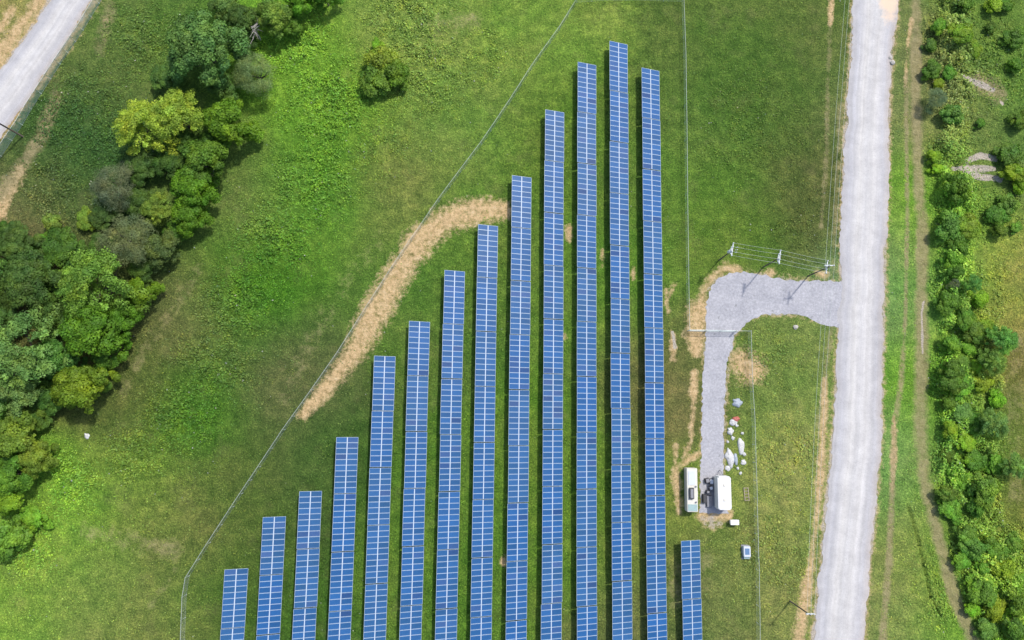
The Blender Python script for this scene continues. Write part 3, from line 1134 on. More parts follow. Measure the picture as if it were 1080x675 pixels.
for sx in (-1, 1):
    for yy in (-.75, .15):
        bm = bmesh.new()
        x_ = sx * (wd / 2 - .22)
        tube(bm, [(x_ - .11, yy, .34), (x_ + .11, yy, .34)], .34, 18)
        wh = obj('wheel', bm, M['rubber'], rt)
        bm = bmesh.new()
        tube(bm, [(x_ - .115, yy, .34), (x_ + .115, yy, .34)], .18, 12)
        obj('rim', bm, M['galv'], wh)
bm = bmesh.new()
tube(bm, [(-.7, ln / 2 - .4, .45), (0, ln / 2 + 1.0, .45), (.7, ln / 2 - .4, .45)], .05, 6)
tube(bm, [(0, ln / 2 + .8, .1), (0, ln / 2 + .8, .75)], .04, 6)
obj('hitch', bm, M['dark'], rt)


def gear(px, py, wx, wy, h, name, label, cat, body, cap, rz=0.0, group=None):
    p = G(px, py, h)
    r_ = empty(name, (p.x, p.y, 0.03), rz, label, cat, group)
    bm = bmesh.new()
    box(bm, -wx / 2, wx / 2, -wy / 2, wy / 2, .1, h - .05, 0, .03)
    for k in range(5):
        yy = -wy / 2 + wy * (k + .5) / 5
        box(bm, -wx / 2 - .03, wx / 2 + .03, yy - .03, yy + .03, .18, h - .18)
    obj('housing', bm, M[body], r_)
    bm = bmesh.new()
    box(bm, -wx / 2 + .06, wx / 2 - .06, -wy / 2 + .06, wy / 2 - .06, h - .048, h, 0, .02)
    obj('lid', bm, M[cap], r_)
    bm = bmesh.new()
    box(bm, -wx / 2 - .06, wx / 2 + .06, -wy / 2 - .06, wy / 2 + .06, -.03, .098)
    obj('base', bm, M['dark'], r_)
    return r_


gear(746.6, 507, .75, .75, .9, 'generator', 'small dark generator topmost of the clutter left of the white trailer', 'generator', 'dark', 'mid', .2)
gear(750.8, 508, .7, .9, .8, 'crate', 'pale topped crate close beside the trailer front, right of the generator', 'crate', 'dark', 'bluewhite', -.1)
gear(750.3, 515, .6, .6, .9, 'crate', 'small dark crate with pale lid just below the generator', 'crate', 'mid', 'bluewhite', .3)
gear(747, 519, .55, .5, .8, 'compressor', 'small dark compressor in the middle of clutter left of the trailer', 'compressor', 'dark', 'mid', -.2)
gear(743.5, 526, .6, 1.5, .8, 'tool_chest', 'narrow dark tool chest lower left in the clutter by the trailer', 'tool chest', 'dark', 'dark')
gear(748.3, 529, .95, 2.0, .55, 'equipment_skid', 'low grey equipment skid lowest in clutter left of the trailer', 'skid', 'mid', 'mid')

# small white cabinet on legs
p = G(775, 551, 1.2)
rt = empty('junction_cabinet', (p.x, p.y, 0), 0, 'small white electrical cabinet in the grass below the trailer', 'electrical cabinet')
bm = bmesh.new()
box(bm, -.72, .72, -.4, .4, .35, 1.2, 0, .05)
obj('housing', bm, M['white'], rt)
bm = bmesh.new()
box(bm, -.78, .78, -.46, .46, 1.203, 1.24, 0, .01)
obj('roof_plate', bm, M['white'], rt)
for sx in (-.6, .6):
    bm = bmesh.new()
    box(bm, sx - .05, sx + .05, -.05, .05, -.3, .348)
    obj('leg', bm, M['galv'], rt)
bm = bmesh.new()
box(bm, -.3, .3, -.43, -.402, .45, 1.1, 0, .005)
obj('door', bm, M['white'], rt)

# little framed solar sensor
p = G(788.2, 583, 1.0)
rt = empty('pad_transformer', (p.x, p.y, 0), 0, 'small pale box with blue square top between the fence and last solar row', 'transformer box')
bm = bmesh.new()
box(bm, -.62, .62, -.75, 1.1, .12, 1.0, 0, .06)
obj('housing', bm, M['bluewhite'], rt)
bm = bmesh.new()
box(bm, -.40, .40, -.35, .75, 1.003, 1.05, 0, .02)
obj('top_plate', bm, simple('steel_blue_plate', (0.13, 0.24, 0.42, 1), .4), rt)
bm = bmesh.new()
box(bm, -.5, .5, -1.15, -.762, .12, .55, 0, .03)
obj('cable_box', bm, M['teal'], rt)
bm = bmesh.new()
box(bm, -.8, .8, -1.3, 1.25, -.1, .118)
obj('pad', bm, M['mid'], rt)


# crumpled sheets and bags
def crumple(px, py, wx, wy, h, mat, label, cat='sheet', name='plastic_sheet', rz=0.0, group='discarded sheets beside the driveway'):
    bm = bmesh.new()
    n = 14
    sd_ = U(0, 90)
    wx, wy, h = wx * 1.25, wy * 1.15, h * .75
    top = {}
    for i in range(n + 1):
        for j in range(n + 1):
            u, v = 2 * i / n - 1, 2 * j / n - 1
            ang = math.atan2(v, u)
            rr = 0.62 + 0.55 * float(vnoise(np.array([math.cos(ang) * 1.9 + sd_]), np.array([math.sin(ang) * 1.9 + sd_]))[0])
            m_ = max(abs(u), abs(v))
            k = m_ / (math.hypot(u, v) + 1e-6) if m_ > 0 else 1
            x, y = u * k * rr * wx / 2, v * k * rr * wy / 2
            zz = h * (1 - m_ ** 3) * (0.35 + 1.1 * float(fbm(np.array([x * 4 + sd_]), np.array([y * 4 + sd_]), 3)[0])) + .02
            top[i, j] = bm.verts.new((x, y, zz))
    for i in range(n):
        for j in range(n):
            f = bm.faces.new((top[i, j], top[i + 1, j], top[i + 1, j + 1], top[i, j + 1]))
            f.smooth = True
    p = G(px, py)
    o = obj(name, bm, mat, None, (p.x, p.y, gz(p.x, p.y) + .03))
    o.rotation_euler = (0, 0, rz)
    md = o.modifiers.new('thick', 'SOLIDIFY')
    md.thickness = -.02
    return tag(o, label, cat, group)


crumple(778, 424.5, 1.7, 1.7, .5, M['greysheet'], 'round grey blue tarp on the grass, highest of the discarded items', 'tarp', 'tarp')
crumple(776, 442, 1.2, 1.0, .5, M['red'], 'faded red bag above the white bags beside the driveway', 'bag', 'bag', .4)
crumple(773, 445.5, 1.4, 1.2, .4, M['sheet'], 'white bag touching the red bag beside the driveway', 'bag', 'bag', .2)
crumple(770.5, 454.5, 1.1, 1.5, .5, M['sheet'], 'small white bag just below the red bag', 'bag', 'bag')
crumple(781.5, 471, 1.2, 3.2, .5, M['sheet'], 'long narrow white plastic sheet on the grass nearest the fence', rz=.1)
crumple(769.5, 482, 1.6, 3.4, .6, M['sheet'], 'widest white plastic sheet, lying against the driveway edge', rz=.05)
crumple(775.5, 484, .7, 1.9, .35, M['greysheet'], 'thin greyish plastic strip between the two long white sheets', rz=.1)
for (x, y, s_, lb) in ((784, 488, .9, 'small white scrap right of the widest sheet'), (767.5, 494, .9, 'small white scrap below the widest sheet near the trailer'), (773, 462, .6, 'tiny white scrap under the small white bag'), (783, 457, .5, 'tiny white scrap above the long narrow sheet'), (777, 449, .5, 'tiny white scrap right of the white bag'), (785, 479, .6, 'small white scrap between long narrow sheet and the fence'), (778, 494, .5, 'tiny white scrap below the greyish strip'), (767.5, 466, .45, 'tiny white scrap on driveway edge above the widest sheet'), (781, 499, .5, 'tiny white scrap lowest right of the discarded items')):
    crumple(x, y, s_, s_ * 1.1, .25, M['sheet'], lb, 'scrap', 'plastic_scrap', U(0, 3))
crumple(91.5, 460, .9, 1.3, .3, M['sheet'], 'lone white scrap in the field near the woods at left', 'scrap', 'plastic_scrap', .3, None)

# pale wooden frame
p = G(787, 521)
rt = empty('wooden_frame', (p.x, p.y, gz(p.x, p.y) + .12), .05, 'pale ladder shaped wooden frame lying beside the fence near the trailer', 'wooden frame')
for sx in (-.38, .38):
    bm = bmesh.new()
    box(bm, sx - .05, sx + .05, -1.2, 1.2, 0, .1)
    obj('rail', bm, M['wood'], rt)
for k in range(5):
    bm = bmesh.new()
    y = -1.1 + k * .55
    box(bm, -.36, .36, y - .05, y + .05, .103, .15)
    obj('rung', bm, M['wood'], rt)


# pale stones
def rock(px, py, s_, label):
    bm = bmesh.new()
    bmesh.ops.create_icosphere(bm, subdivisions=2, radius=s_ / 2)
    for v in bm.verts:
        k = U(.8, 1.15)
        v.co = Vector((v.co.x * k * 1.1, v.co.y * k, v.co.z * k * .6))
    p = G(px, py)
    tag(obj('boulder', bm, M['stone'], None, (p.x, p.y, gz(p.x, p.y) + s_ * .12)), label, 'boulder')


rock(941, 66, 1.0, 'pale boulder on the right edge of the road near the top')
rock(939, 61, .7, 'small stone beside the pale boulder at the road edge')
rock(839, 345, .9, 'grey stone in the grass inside the driveway bend')

# car cut by the corner
p = G(-7, -4)
rt = empty('parked_car', (p.x, p.y, 0), math.radians(58), 'dark blue car cut off by the top left corner of the photo', 'car')
bm = bmesh.new()
prof = [(-2.2, .35), (2.2, .35), (2.25, .75), (1.9, .92), (1.0, 1.0), (.35, 1.45), (-1.2, 1.47), (-1.85, 1.02), (-2.25, .95)]
L_, R_ = [], []
for x_, z_ in prof:
    wv = .9 if z_ < 1.1 else .68
    L_.append(bm.verts.new((x_, wv, z_)))
    R_.append(bm.verts.new((x_, -wv, z_)))
bm.faces.new(L_)
bm.faces.new(R_[::-1])
for k in range(len(prof)):
    n = (k + 1) % len(prof)
    bm.faces.new((L_[n], L_[k], R_[k], R_[n]))
bmesh.ops.bevel(bm, geom=list(bm.edges), offset=.07, segments=2, affect='EDGES')
bmesh.ops.recalc_face_normals(bm, faces=bm.faces)
obj('body', bm, M['car'], rt)
for nm, x0, z0, x1, z1 in (('windscreen', .93, 1.07, .42, 1.44), ('rear_window', -1.75, 1.12, -1.25, 1.46)):
    bm = bmesh.new()
    o_ = .03 if nm == 'windscreen' else -.03
    f = bm.faces.new([bm.verts.new(v) for v in ((x0 + o_, -.66, z0 + .02), (x0 + o_, .66, z0 + .02), (x1 + o_, .56, z1 + .02), (x1 + o_, -.56, z1 + .02))])
    bmesh.ops.solidify(bm, geom=[f], thickness=.02)
    obj(nm, bm, M['glass'], rt)
for x_ in (-1.4, 1.4):
    for sy in (-.8, .8):
        bm = bmesh.new()
        tube(bm, [(x_, sy - .11, .33), (x_, sy + .11, .33)], .33, 16)
        wh = obj('wheel', bm, M['rubber'], rt)
        bm = bmesh.new()
        tube(bm, [(x_, sy - .115, .33), (x_, sy + .115, .33)], .19, 10)
        obj('rim', bm, M['galv'], wh)
for sy in (-.62, .62):
    bm = bmesh.new()
    box(bm, 2.17, 2.27, sy - .2, sy + .2, .62, .78, 0, .02)
    obj('headlight', bm, M['lampglass'], rt)


# ------------------------------------------------------------------ trees
def crown_mesh(seed, kind):
    """unit crown: radius 1 in plan, height roughly 0..1.5 (base at 0)"""
    r = np.random.default_rng(seed)
    P, T = [], []
    if kind == 'puffy':
        nl, nleaf, ls, pr = 58, 330, 0.038, (0.11, 0.28)
    elif kind == 'big':
        nl, nleaf, ls, pr = 110, 300, 0.026, (0.08, 0.20)
    elif kind == 'feather':
        nl, nleaf, ls, pr = 84, 210, 0.028, (0.08, 0.17)
    elif kind == 'twiggy':
        nl, nleaf, ls, pr = 80, 210, 0.024, (0.12, 0.26)
    else:   # shrub
        nl, nleaf, ls, pr = 26, 260, 0.066, (0.14, 0.40)
    # uneven outline: direction dependent radius
    ph = r.uniform(0, 6.28, 4)
    am = r.uniform(.05, .15, 4) * np.array([1, 1, 1, .8])

    def rad(a): return 0.86 + sum(am[k] * math.sin((k + 2) * a + ph[k]) for k in range(4))
    for i in range(nl):
        a = r.uniform(0, 6.2832)
        rho = math.sqrt(r.uniform(0, 1)) * rad(a) * 0.86
        edge = rho / 0.9
        topz = 1.25 * math.sqrt(max(0.03, 1 - min(edge, .98) ** 2)) + 0.25
        lay = r.random()
        z = topz * (1.0 if lay < .68 else r.uniform(.35, .85)) + r.normal(0, .05)
        c = np.array([rho * math.cos(a), rho * math.sin(a), z])
        pw = r.uniform(*pr)
        stretch = np.array([1, 1, r.uniform(.6, .85)])
        if kind == 'feather':
            # elongated sprays pointing outwards
            stretch = np.array([1, 1, .55])
        n = int(nleaf * (pw / ((pr[0] + pr[1]) / 2)) ** 1.5)
        d = r.normal(size=(n, 3))
        d[:, 2] = np.abs(d[:, 2]) * 1.0 - .35 * r.random(n)
        d /= np.linalg.norm(d, axis=1, keepdims=True)
        # lumps on the puff
        lf = 1 + .22 * np.sin(d[:, 0] * 7 + ph[0] + i) * np.sin(d[:, 1] * 7 + i * 2.1) * (0.6 + 0.4 * np.sin(d[:, 2] * 6))
        rr = pw * lf * r.uniform(.72, 1.08, n)
        if kind == 'feather':
            sp = np.array([math.cos(a), math.sin(a), .1])
            pos = c + d * rr[:, None] * stretch + sp * (r.uniform(-1, 1, n) * pw * .9)[:, None]
        else:
            pos = c + d * rr[:, None] * stretch
        keep = pos[:, 2] > .05
        pos, dd = pos[keep], d[keep]
        n = len(pos)
        nrm = dd + r.normal(0, .45, (n, 3))
        nrm /= np.linalg.norm(nrm, axis=1, keepdims=True)
        t1 = np.cross(nrm, r.normal(size=(n, 3)))
        t1 /= np.linalg.norm(t1, axis=1, keepdims=True)
        t2 = np.cross(nrm, t1)
        s1 = (ls * r.uniform(.55, 1.25, n))[:, None]
        s2 = s1 * r.uniform(.45, .9, (n, 1))
        if kind == 'twiggy':
            s2 = s1 * .28
            s1 = s1 * 1.6
        q_ = np.stack([pos - t1 * s1, pos - t2 * s2, pos + t1 * s1, pos + t2 * s2], 1)
        P.append(q_)
        cv = r.uniform(.80, 1.22)
        hue = r.normal(0, .05)
        tv = cv * r.uniform(.75, 1.25, n)
        T.append(np.stack([tv * (1 + hue), tv, tv * (1 - hue)], 1))
    P = np.concatenate(P)
    T = np.concatenate(T)
    me = quads_mesh('crown', P, T)
    me.materials.append(M['leaf'])
    return me


def trunk_mesh(seed, mat, h=1.0, spread=.6, n=6):
    r = random.Random(seed)
    bm = bmesh.new()
    tube(bm, [(0, 0, -.1), (.02, .01, h * .35), (.03, -.02, h * .7)], .055, 8, .035)
    for k in range(n):
        a = 6.28 * k / n + r.uniform(-.4, .4)
        z0 = h * r.uniform(.3, .65)
        l = spread * r.uniform(.7, 1.1)
        p1 = Vector((math.cos(a) * l * .5, math.sin(a) * l * .5, z0 + .22))
        p2 = Vector((math.cos(a + .2) * l, math.sin(a + .2) * l, z0 + r.uniform(.35, .55)))
        tube(bm, [(0.02, 0, z0), p1, p2], .028, 6, .008)
        for j in range(2):
            b = a + r.uniform(-.8, .8)
            tube(bm, [p1, p1 + Vector((math.cos(b) * .25, math.sin(b) * .25, .25))], .014, 5, .004)
    m = bpy.data.meshes.new('trunk')
    bm.to_mesh(m)
    bm.free()
    m.materials.append(mat)
    return m


CR = {k: [crown_mesh(100 * j + i, k) for i in range(n)] for j, (k, n) in enumerate((('puffy', 3), ('big', 2), ('feather', 2), ('twiggy', 2), ('shrub', 5)))}
TR = [trunk_mesh(i, M['bark']) for i in range(3)]
SH = [trunk_mesh(50 + i, M['bark'], .7, .6, 7) for i in range(2)]
ALB = 1.0


def tree(name, px, py, rpx, rgb, kind, label, cat='tree', group=None, hk=None, sq=(1, 1)):
    rm = rpx / 5.5 * (1.0 if kind == 'shrub' else 1.14)
    if kind == 'shrub':
        hh = rm * (hk or 1.0)
    else:
        hh = (hk or 0.95) * rm * 1.0 + 1.2
    zc = hh * 0.8
    p = G(px, py, zc)
    root = empty(name, (p.x, p.y, gz(p.x, p.y) - .05), U(0, 6.28) if sq == (1, 1) else 0, label, cat, group)
    meshes = CR[kind]
    o = bpy.data.objects.new('crown', meshes[random.randrange(len(meshes))])
    link(o, root)
    lift = 0.0 if kind == 'shrub' else 0.8
    o.location = (0, 0, lift)
    o.scale = (rm * sq[0], rm * sq[1], hh / 1.45)
    if kind == 'shrub':
        o.scale = (rm * U(.8, 1.3), rm * U(.8, 1.3), hh / 1.45 * U(.8, 1.25))
    v = (lin(rgb) * .78 + lin((86, 118, 46)) * .22) * np.array({'feather': (1.45, 1.52, 1.35), 'puffy': (1.35, 1.38, 1.05), 'big': (1.5, 1.5, 1.15), 'twiggy': (1.8, 1.9, 1.8), 'shrub': (1.95, 1.9, 1.05)}[kind])
    o.color = (float(v[0]), float(v[1]), float(v[2]), 1)
    t_ = bpy.data.objects.new('stems' if kind == 'shrub' else 'trunk', random.choice(SH if kind == 'shrub' else TR))
    link(t_, root)
    t_.scale = (rm, rm, (hh + lift) / 1.35)
    return root


LW = [
    (212, 48, 42, (84, 118, 70), 'big', 'largest grey green tree with fine leaves at the top of the woods', 1.0),
    (150, 133, 30, (150, 166, 60), 'feather', 'yellow green feathery tree, left half of the pale pair', 1.0),
    (186, 122, 28, (144, 162, 60), 'feather', 'yellow green feathery tree touching the dark gap below largest tree', 1.0),
    (242, 130, 27, (98, 132, 32), 'puffy', 'olive green tree at the woods edge right of the yellow green pair', .9),
    (215, 172, 26, (82, 112, 38), 'puffy', 'rounded mid green tree just below the olive tree', .9),
    (203, 200, 24, (84, 124, 26), 'puffy', 'bright green tree right of the small yellow green tree', .9),
    (200, 228, 20, (82, 118, 28), 'puffy', 'lower green tree on the woods edge right of brownish trees', .8),
    (166, 222, 17, (118, 136, 54), 'feather', 'small yellow green tree below the grey brown tree', .9),
    (122, 197, 25, (86, 86, 74), 'twiggy', 'grey brown twiggy tree, upper one of the two', .8),
    (133, 254, 29, (90, 92, 70), 'twiggy', 'grey brown twiggy tree, larger lower one of the two', .8),
    (172, 262, 20, (80, 94, 60), 'puffy', 'dull green tree right of the lower grey brown tree', .7),
    (270, 78, 24, (100, 112, 74), 'twiggy', 'brownish green tree right of the largest grey green tree', .8),
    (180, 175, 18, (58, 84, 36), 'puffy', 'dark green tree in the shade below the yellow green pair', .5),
    (255, 22, 20, (62, 88, 48), 'big', 'dark green tree at the top edge above the dead branches', .9),
    (288, 18, 20, (112, 136, 62), 'puffy', 'yellowish green tree at the top edge right of the dark one', .9),
    (318, 2, 18, (98, 142, 36), 'puffy', 'bright green tree cut by the top edge, second from right', .9),
    (342, -4, 16, (84, 128, 38), 'puffy', 'rightmost bright green tree cut by the top edge of the photo', .9),
    (100, 298, 38, (104, 134, 52), 'feather', 'large bright green tree in the middle of the woods', 1.0),
    (150, 309, 17, (94, 124, 26), 'puffy', 'round olive tree at the right tip of the woods', .9),
    (95, 346, 32, (80, 120, 30), 'puffy', 'green lumpy tree below the large bright green tree', .9),
    (128, 338, 20, (78, 118, 28), 'puffy', 'green tree on the right edge under the round olive tree', .8),
    (30, 300, 34, (58, 82, 42), 'big', 'broad dark green tree near the left edge, middle of the woods', .7),
    (68, 262, 24, (66, 100, 40), 'puffy', 'mid green tree left of the lower grey brown tree', .5),
    (18, 258, 24, (66, 90, 46), 'big', 'dull green tree at the left edge above the broad dark one', .5),
    (22, 372, 40, (100, 130, 70), 'feather', 'big pale grey green tree at the left edge', 1.0),
    (18, 415, 26, (104, 128, 74), 'feather', 'pale green tree at the left edge below the big pale one', .9),
    (82, 408, 27, (104, 126, 34), 'puffy', 'yellow olive tree at the lower tip of the main woods', .9),
    (58, 376, 22, (70, 116, 56), 'puffy', 'mid green tree between the pale tree and the lumpy one', .9),
    (12, 462, 26, (104, 126, 48), 'puffy', 'yellowish green tree at the left edge in the lower clump', .9),
    (38, 484, 18, (112, 130, 50), 'puffy', 'olive tree at the right side of the lower left clump', .9),
    (14, 500, 22, (84, 122, 40), 'puffy', 'bright green tree at the left edge, center of lower clump', .8),
    (12, 528, 15, (112, 148, 42), 'puffy', 'small lime green tree at the left edge of lower clump', .8),
]
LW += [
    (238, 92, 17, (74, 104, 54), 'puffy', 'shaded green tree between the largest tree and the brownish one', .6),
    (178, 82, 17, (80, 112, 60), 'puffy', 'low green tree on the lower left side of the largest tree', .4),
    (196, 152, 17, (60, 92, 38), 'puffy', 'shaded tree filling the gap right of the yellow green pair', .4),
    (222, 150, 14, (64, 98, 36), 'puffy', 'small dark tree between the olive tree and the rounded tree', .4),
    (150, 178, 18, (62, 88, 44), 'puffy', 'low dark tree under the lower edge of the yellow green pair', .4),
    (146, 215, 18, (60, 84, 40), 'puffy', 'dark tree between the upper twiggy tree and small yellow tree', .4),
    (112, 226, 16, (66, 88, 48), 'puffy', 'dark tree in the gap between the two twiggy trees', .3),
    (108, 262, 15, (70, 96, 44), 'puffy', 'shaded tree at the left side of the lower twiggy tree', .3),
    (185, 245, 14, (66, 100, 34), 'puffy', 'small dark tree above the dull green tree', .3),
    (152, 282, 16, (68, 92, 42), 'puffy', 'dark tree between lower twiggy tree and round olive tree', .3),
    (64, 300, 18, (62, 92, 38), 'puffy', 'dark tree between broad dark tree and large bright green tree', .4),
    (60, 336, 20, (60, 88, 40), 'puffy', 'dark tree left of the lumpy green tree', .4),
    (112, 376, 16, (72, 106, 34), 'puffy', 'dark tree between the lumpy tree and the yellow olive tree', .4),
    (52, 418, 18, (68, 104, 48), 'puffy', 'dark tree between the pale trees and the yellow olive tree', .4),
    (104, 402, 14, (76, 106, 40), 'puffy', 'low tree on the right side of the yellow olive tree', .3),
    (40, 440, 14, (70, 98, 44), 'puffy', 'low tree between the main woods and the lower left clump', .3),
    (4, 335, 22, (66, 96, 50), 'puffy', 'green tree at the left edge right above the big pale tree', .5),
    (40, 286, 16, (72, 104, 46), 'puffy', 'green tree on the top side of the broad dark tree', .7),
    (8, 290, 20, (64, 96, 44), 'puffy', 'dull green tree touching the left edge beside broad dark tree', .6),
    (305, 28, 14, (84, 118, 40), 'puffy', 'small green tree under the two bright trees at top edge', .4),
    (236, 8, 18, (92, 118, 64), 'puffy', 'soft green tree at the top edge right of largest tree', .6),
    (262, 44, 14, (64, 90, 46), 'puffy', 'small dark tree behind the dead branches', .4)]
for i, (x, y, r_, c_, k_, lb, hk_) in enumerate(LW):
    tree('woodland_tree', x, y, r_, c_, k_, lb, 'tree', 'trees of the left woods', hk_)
for x, y, r_, c_, lb in ((10, 566, 22, (82, 116, 54), 'dull green low shrub at the left edge under the lower tree clump'), (34, 545, 13, (92, 132, 50), 'small bright shrub in front of the lower left tree clump'),
                         (402, 66, 17, (104, 120, 52), 'lone olive shrub in the open field left of the fence'), (396, 84, 17, (78, 104, 46), 'lone dark green shrub directly below the olive one in the field'), (416, 78, 15, (76, 104, 44), 'low dark shrub on the right side of the lone field shrubs'), (398, 52, 10, (92, 132, 40), 'small bright shrub above the lone olive shrub in the field'),
                         (56, 236, 12, (86, 104, 60), 'small brownish shrub in the meadow left of the woods'), (42, 255, 12, (62, 100, 40), 'small dark shrub beside the woods near the left meadow'), (88, 232, 12, (94, 116, 52), 'small light shrub left of the two grey brown trees')):
    tree('shrub', x, y, r_, c_, 'shrub', lb, 'shrub', None)
for i, (x, y, r_) in enumerate(((-40, 300, 38), (-45, 370, 36), (-40, 450, 34), (-42, 240, 30))):
    tree('woodland_tree', x, y, r_, (70, 104, 46), 'puffy', 'green tree outside the left edge of the photo, number %s from the top' % ('one two three four'.split()[(1, 2, 3, 0)[i]]), 'tree', 'trees of the left woods')

RS = [  # right-hand thicket: x, y, r, colour
    (1018, 4, 13, 'd'), (1060, 6, 9, 'd'), (1046, 29, 7, 'd'), (1071, 38, 13, 'd'), (1071, 68, 10, 'd'), (982, 47, 9, 'd'), (1009, 38, 13, 'o'), (1028, 52, 8, 'o'), (990, 27, 9, 'm'), (1048, 8, 10, 'y'),
    (982, 74, 10, 'd'), (1001, 78, 10, 'm'), (990, 88, 8, 'o'), (986, 106, 12, 'g'), (1005, 119, 13, 't'), (1033, 131, 6, 'd'), (1076, 128, 11, 'd'),
    (984, 165, 9, 'y'), (990, 178, 8, 'y'), (1066, 163, 14, 'd'), (1070, 184, 12, 'o'),
    (1006, 200, 16, 'd'), (1000, 238, 18, 't'), (1020, 240, 15, 'o'), (1052, 226, 11, 'd'), (1064, 215, 10, 't'), (1055, 244, 10, 'd'), (1076, 197, 8, 'y'), (1010, 258, 12, 'd'), (1072, 240, 8, 'm'),
    (1003, 274, 10, 'm'), (1002, 288, 9, 'd'), (1004, 299, 6, 'g'), (998, 318, 11, 'd'), (1033, 314, 10, 'o'), (1016, 337, 11, 'd'), (1028, 352, 12, 'd'), (1040, 345, 12, 'o'), (1056, 360, 15, 'p'), (1024, 300, 9, 'p'),
    (1003, 362, 13, 'm'), (1020, 366, 11, 'm'), (1029, 386, 9, 'y'), (1000, 390, 12, 'd'), (1046, 380, 14, 'p'), (1014, 384, 10, 'm'),
    (1000, 404, 12, 'd'), (1016, 406, 12, 'm'), (1036, 404, 11, 'o'), (1052, 422, 9, 'y'), (1000, 425, 10, 'd'), (1016, 434, 13, 't'), (1048, 446, 15, 'p'), (1031, 446, 11, 'd'), (1001, 454, 10, 'y'), (1020, 467, 11, 'y'),
    (1001, 480, 10, 'd'), (1031, 487, 12, 'd'), (1050, 490, 13, 'm'), (1067, 491, 13, 'p'), (1014, 504, 12, 'm'), (1037, 514, 15, 'm'), (1000, 520, 11, 'd'), (1022, 486, 9, 'o'),
    (1001, 533, 11, 'm'), (1030, 533, 11, 'd'), (1010, 547, 9, 'm'), (1019, 561, 11, 'd'), (1026, 576, 13, 't'), (1015, 590, 11, 'm'), (1037, 600, 10, 'm'), (1052, 580, 13, 'd'), (1062, 600, 13, 'o'), (1068, 572, 11, 'm'),
    (1036, 625, 13, 'm'), (1052, 641, 15, 'o'), (1071, 634, 13, 'm'), (1066, 660, 15, 'd'), (1041, 665, 13, 't'), (1026, 642, 9, 'y'), (1075, 612, 9, 'o'), (1024, 612, 9, 'm')]
CN = {'d': ((66, 98, 42), 'dark green'), 'm': ((84, 122, 52), 'mid green'), 'o': ((100, 124, 38), 'olive green'), 'y': ((112, 144, 48), 'lime green'), 't': ((82, 112, 66), 'blue green'), 'p': ((110, 142, 74), 'pale green'), 'g': ((96, 100, 84), 'greyish')}
BANDS = [(-50, 62, 'top right corner'), (62, 145, 'upper grey rock streak'), (145, 212, 'pale striped rock'), (212, 262, 'three utility poles'), (262, 325, 'driveway mouth'), (325, 395, 'driveway gate'),
         (395, 470, 'scattered white sheets'), (470, 526, 'white trailer roof'), (526, 606, 'small blue topped box'), (606, 720, 'bottom right corner')]
for y0, y1, bn in BANDS:
    sel = sorted([s for s in RS if y0 <= s[1] < y1])
    sel.sort()
    for k, (x, y, r_, cl) in enumerate(sel):
        c_, cn = CN[cl]
        c_ = tuple(v * U(.92, 1.08) for v in c_)
        where = ('in the %s' % bn) if 'corner' in bn else ('level with the %s' % bn)
        tree('shrub', x + U(-1, 1), y + U(-1, 1), r_ * 1.0, c_, 'twiggy' if cl == 'g' else ('feather' if cl == 'p' else 'shrub'), '%s shrub, %s from the road among shrubs %s' % (cn, ORD[k + 1], where), 'shrub', 'shrubs in the right hand thicket', .85 if cl != 'g' else .6)

# dead branches by the woods
p = G(275, 42)
bm = bmesh.new()
for k in range(15):
    a = U(-.9, 1.6)
    l = U(1.5, 4.2)
    b0 = Vector((U(-.3, .3), U(-.3, .3), U(.8, 2.5)))
    p1 = b0 + Vector((math.cos(a) * l * .5, -math.sin(a) * l * .5, U(.3, 1.0)))
    p2 = p1 + Vector((math.cos(a + .3) * l * .5, -math.sin(a + .3) * l * .5, U(0, .8)))
    tube(bm, [b0, p1, p2], .07, 5, .02)
    tube(bm, [p1, p1 + Vector((U(-.8, .8), U(-.8, .8), U(.2, .8)))], .035, 4, .01)
rt = empty('dead_tree', (p.x, p.y, 0), 0, 'bleached dead tree with bare branches between dark and brownish trees', 'dead tree')
obj('branches', bm, M['dead'], rt, (0, 0, 2.2))
bm = bmesh.new()
tube(bm, [(0, 0, -.2), (.1, 0, 2), (.2, .1, 4.4)], .22, 8, .09)
obj('trunk', bm, M['dead'], rt)

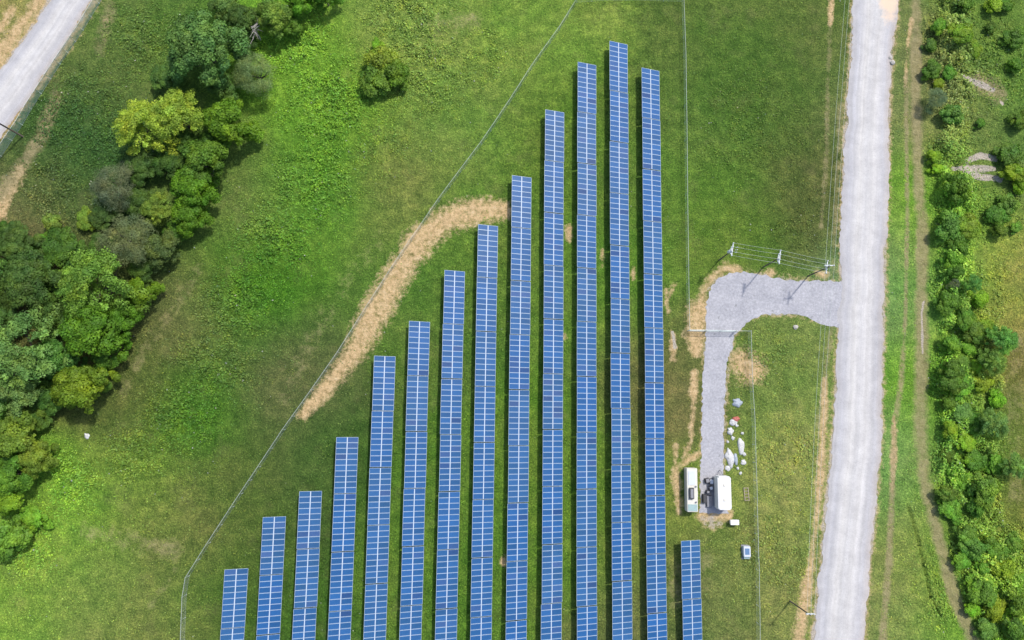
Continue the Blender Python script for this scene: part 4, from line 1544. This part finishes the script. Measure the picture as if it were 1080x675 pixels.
# ------------------------------------------------------------------ ground cover (uncountable)
N = 1500000
cpx = rng.uniform(-40, 1120, N)
cpy = rng.uniform(-30, 700, N)
lm = lush_mask(cpx, cpy)
e1, e2_, e3 = road_dist(cpx, cpy)
clear = sstep(1.5, 6, np.minimum(np.minimum(e1, e2_), e3))
dm = np.zeros(N)
for pl in DIRT: dm = np.maximum(dm, 1.1 - seg_dist_w(cpx, cpy, pl))
a_ = (cpx - 540) / F
b_ = -(cpy - 337.5) / F
kk = -H / (b_ * st - ct)
wx, wy = a_ * kk, (b_ * ct + st) * kk
clump = fbm(wx * .55, wy * .55, 3)
BR = scrub_mask(cpx, cpy)
SN = np.zeros(N)
for pl in STONES: SN = np.maximum(SN, np.clip(2.2 - seg_dist_w(cpx, cpy, pl), 0, 1))
dens = (0.13 + 0.75 * lm + 1.2 * BR) * (1 - .9 * SN) * sstep(.36, .62, clump + .25 * lm + .12 * BR) * clear * (1 - .93 * sstep(.1, .7, dm)) * (1 - sstep(0, .5, 1.25 - seg_dist_w(cpx, cpy, PATHS[0])))
keep = rng.random(N) < dens
BR = BR[keep]
cpx, cpy, wx, wy, lm = cpx[keep], cpy[keep], wx[keep], wy[keep], lm[keep]
n = len(wx)
tall = BR + np.clip(1.2 - seg_dist_w(cpx, cpy, [(250, 20, 50), (200, 130, 55), (140, 240, 60), (60, 330, 90), (10, 500, 45)]), 0, 1)
base = field_colour(cpx, cpy)
wz = ground_height(wx, wy, cpx, cpy, lm) + rng.uniform(.02, .10, n) + (lm + 2.2 * tall) * rng.uniform(0, .6, n) * sstep(.35, .65, clump[keep])
nrm = np.stack([rng.normal(0, .55, n), rng.normal(0, .55, n), np.full(n, .8)], 1)
nrm /= np.linalg.norm(nrm, axis=1, keepdims=True)
t1 = np.cross(nrm, rng.normal(size=(n, 3)))
t1 /= np.linalg.norm(t1, axis=1, keepdims=True)
t2 = np.cross(nrm, t1)
s1 = (rng.uniform(.07, .17, n) * (1 + (.8 * lm + .45 * tall) * rng.random(n)))[:, None]
s2 = s1 * rng.uniform(.4, .9, (n, 1))
pos = np.stack([wx, wy, wz], 1)
Q = np.stack([pos - t1 * s1, pos - t2 * s2, pos + t1 * s1, pos + t2 * s2], 1)
tv = rng.uniform(.75, 1.7, n)
tc_ = base * tv[:, None] * np.stack([rng.uniform(1.0, 1.35, n), np.full(n, 1.12), rng.uniform(.85, 1.3, n)], 1)
fl_ = (rng.random(n) < .004)
br_ = BR[:, None] * rng.uniform(0, .5, (n, 1))
tc_ = tc_ * (1 + br_)
tc_[fl_] = np.array([.42, .44, .38])
me = quads_mesh('ground_cover', Q, tc_)
tag(obj('ground_cover', me, M['cover']), 'low leafy weeds and grass covering the open field', 'ground cover', kind='stuff')
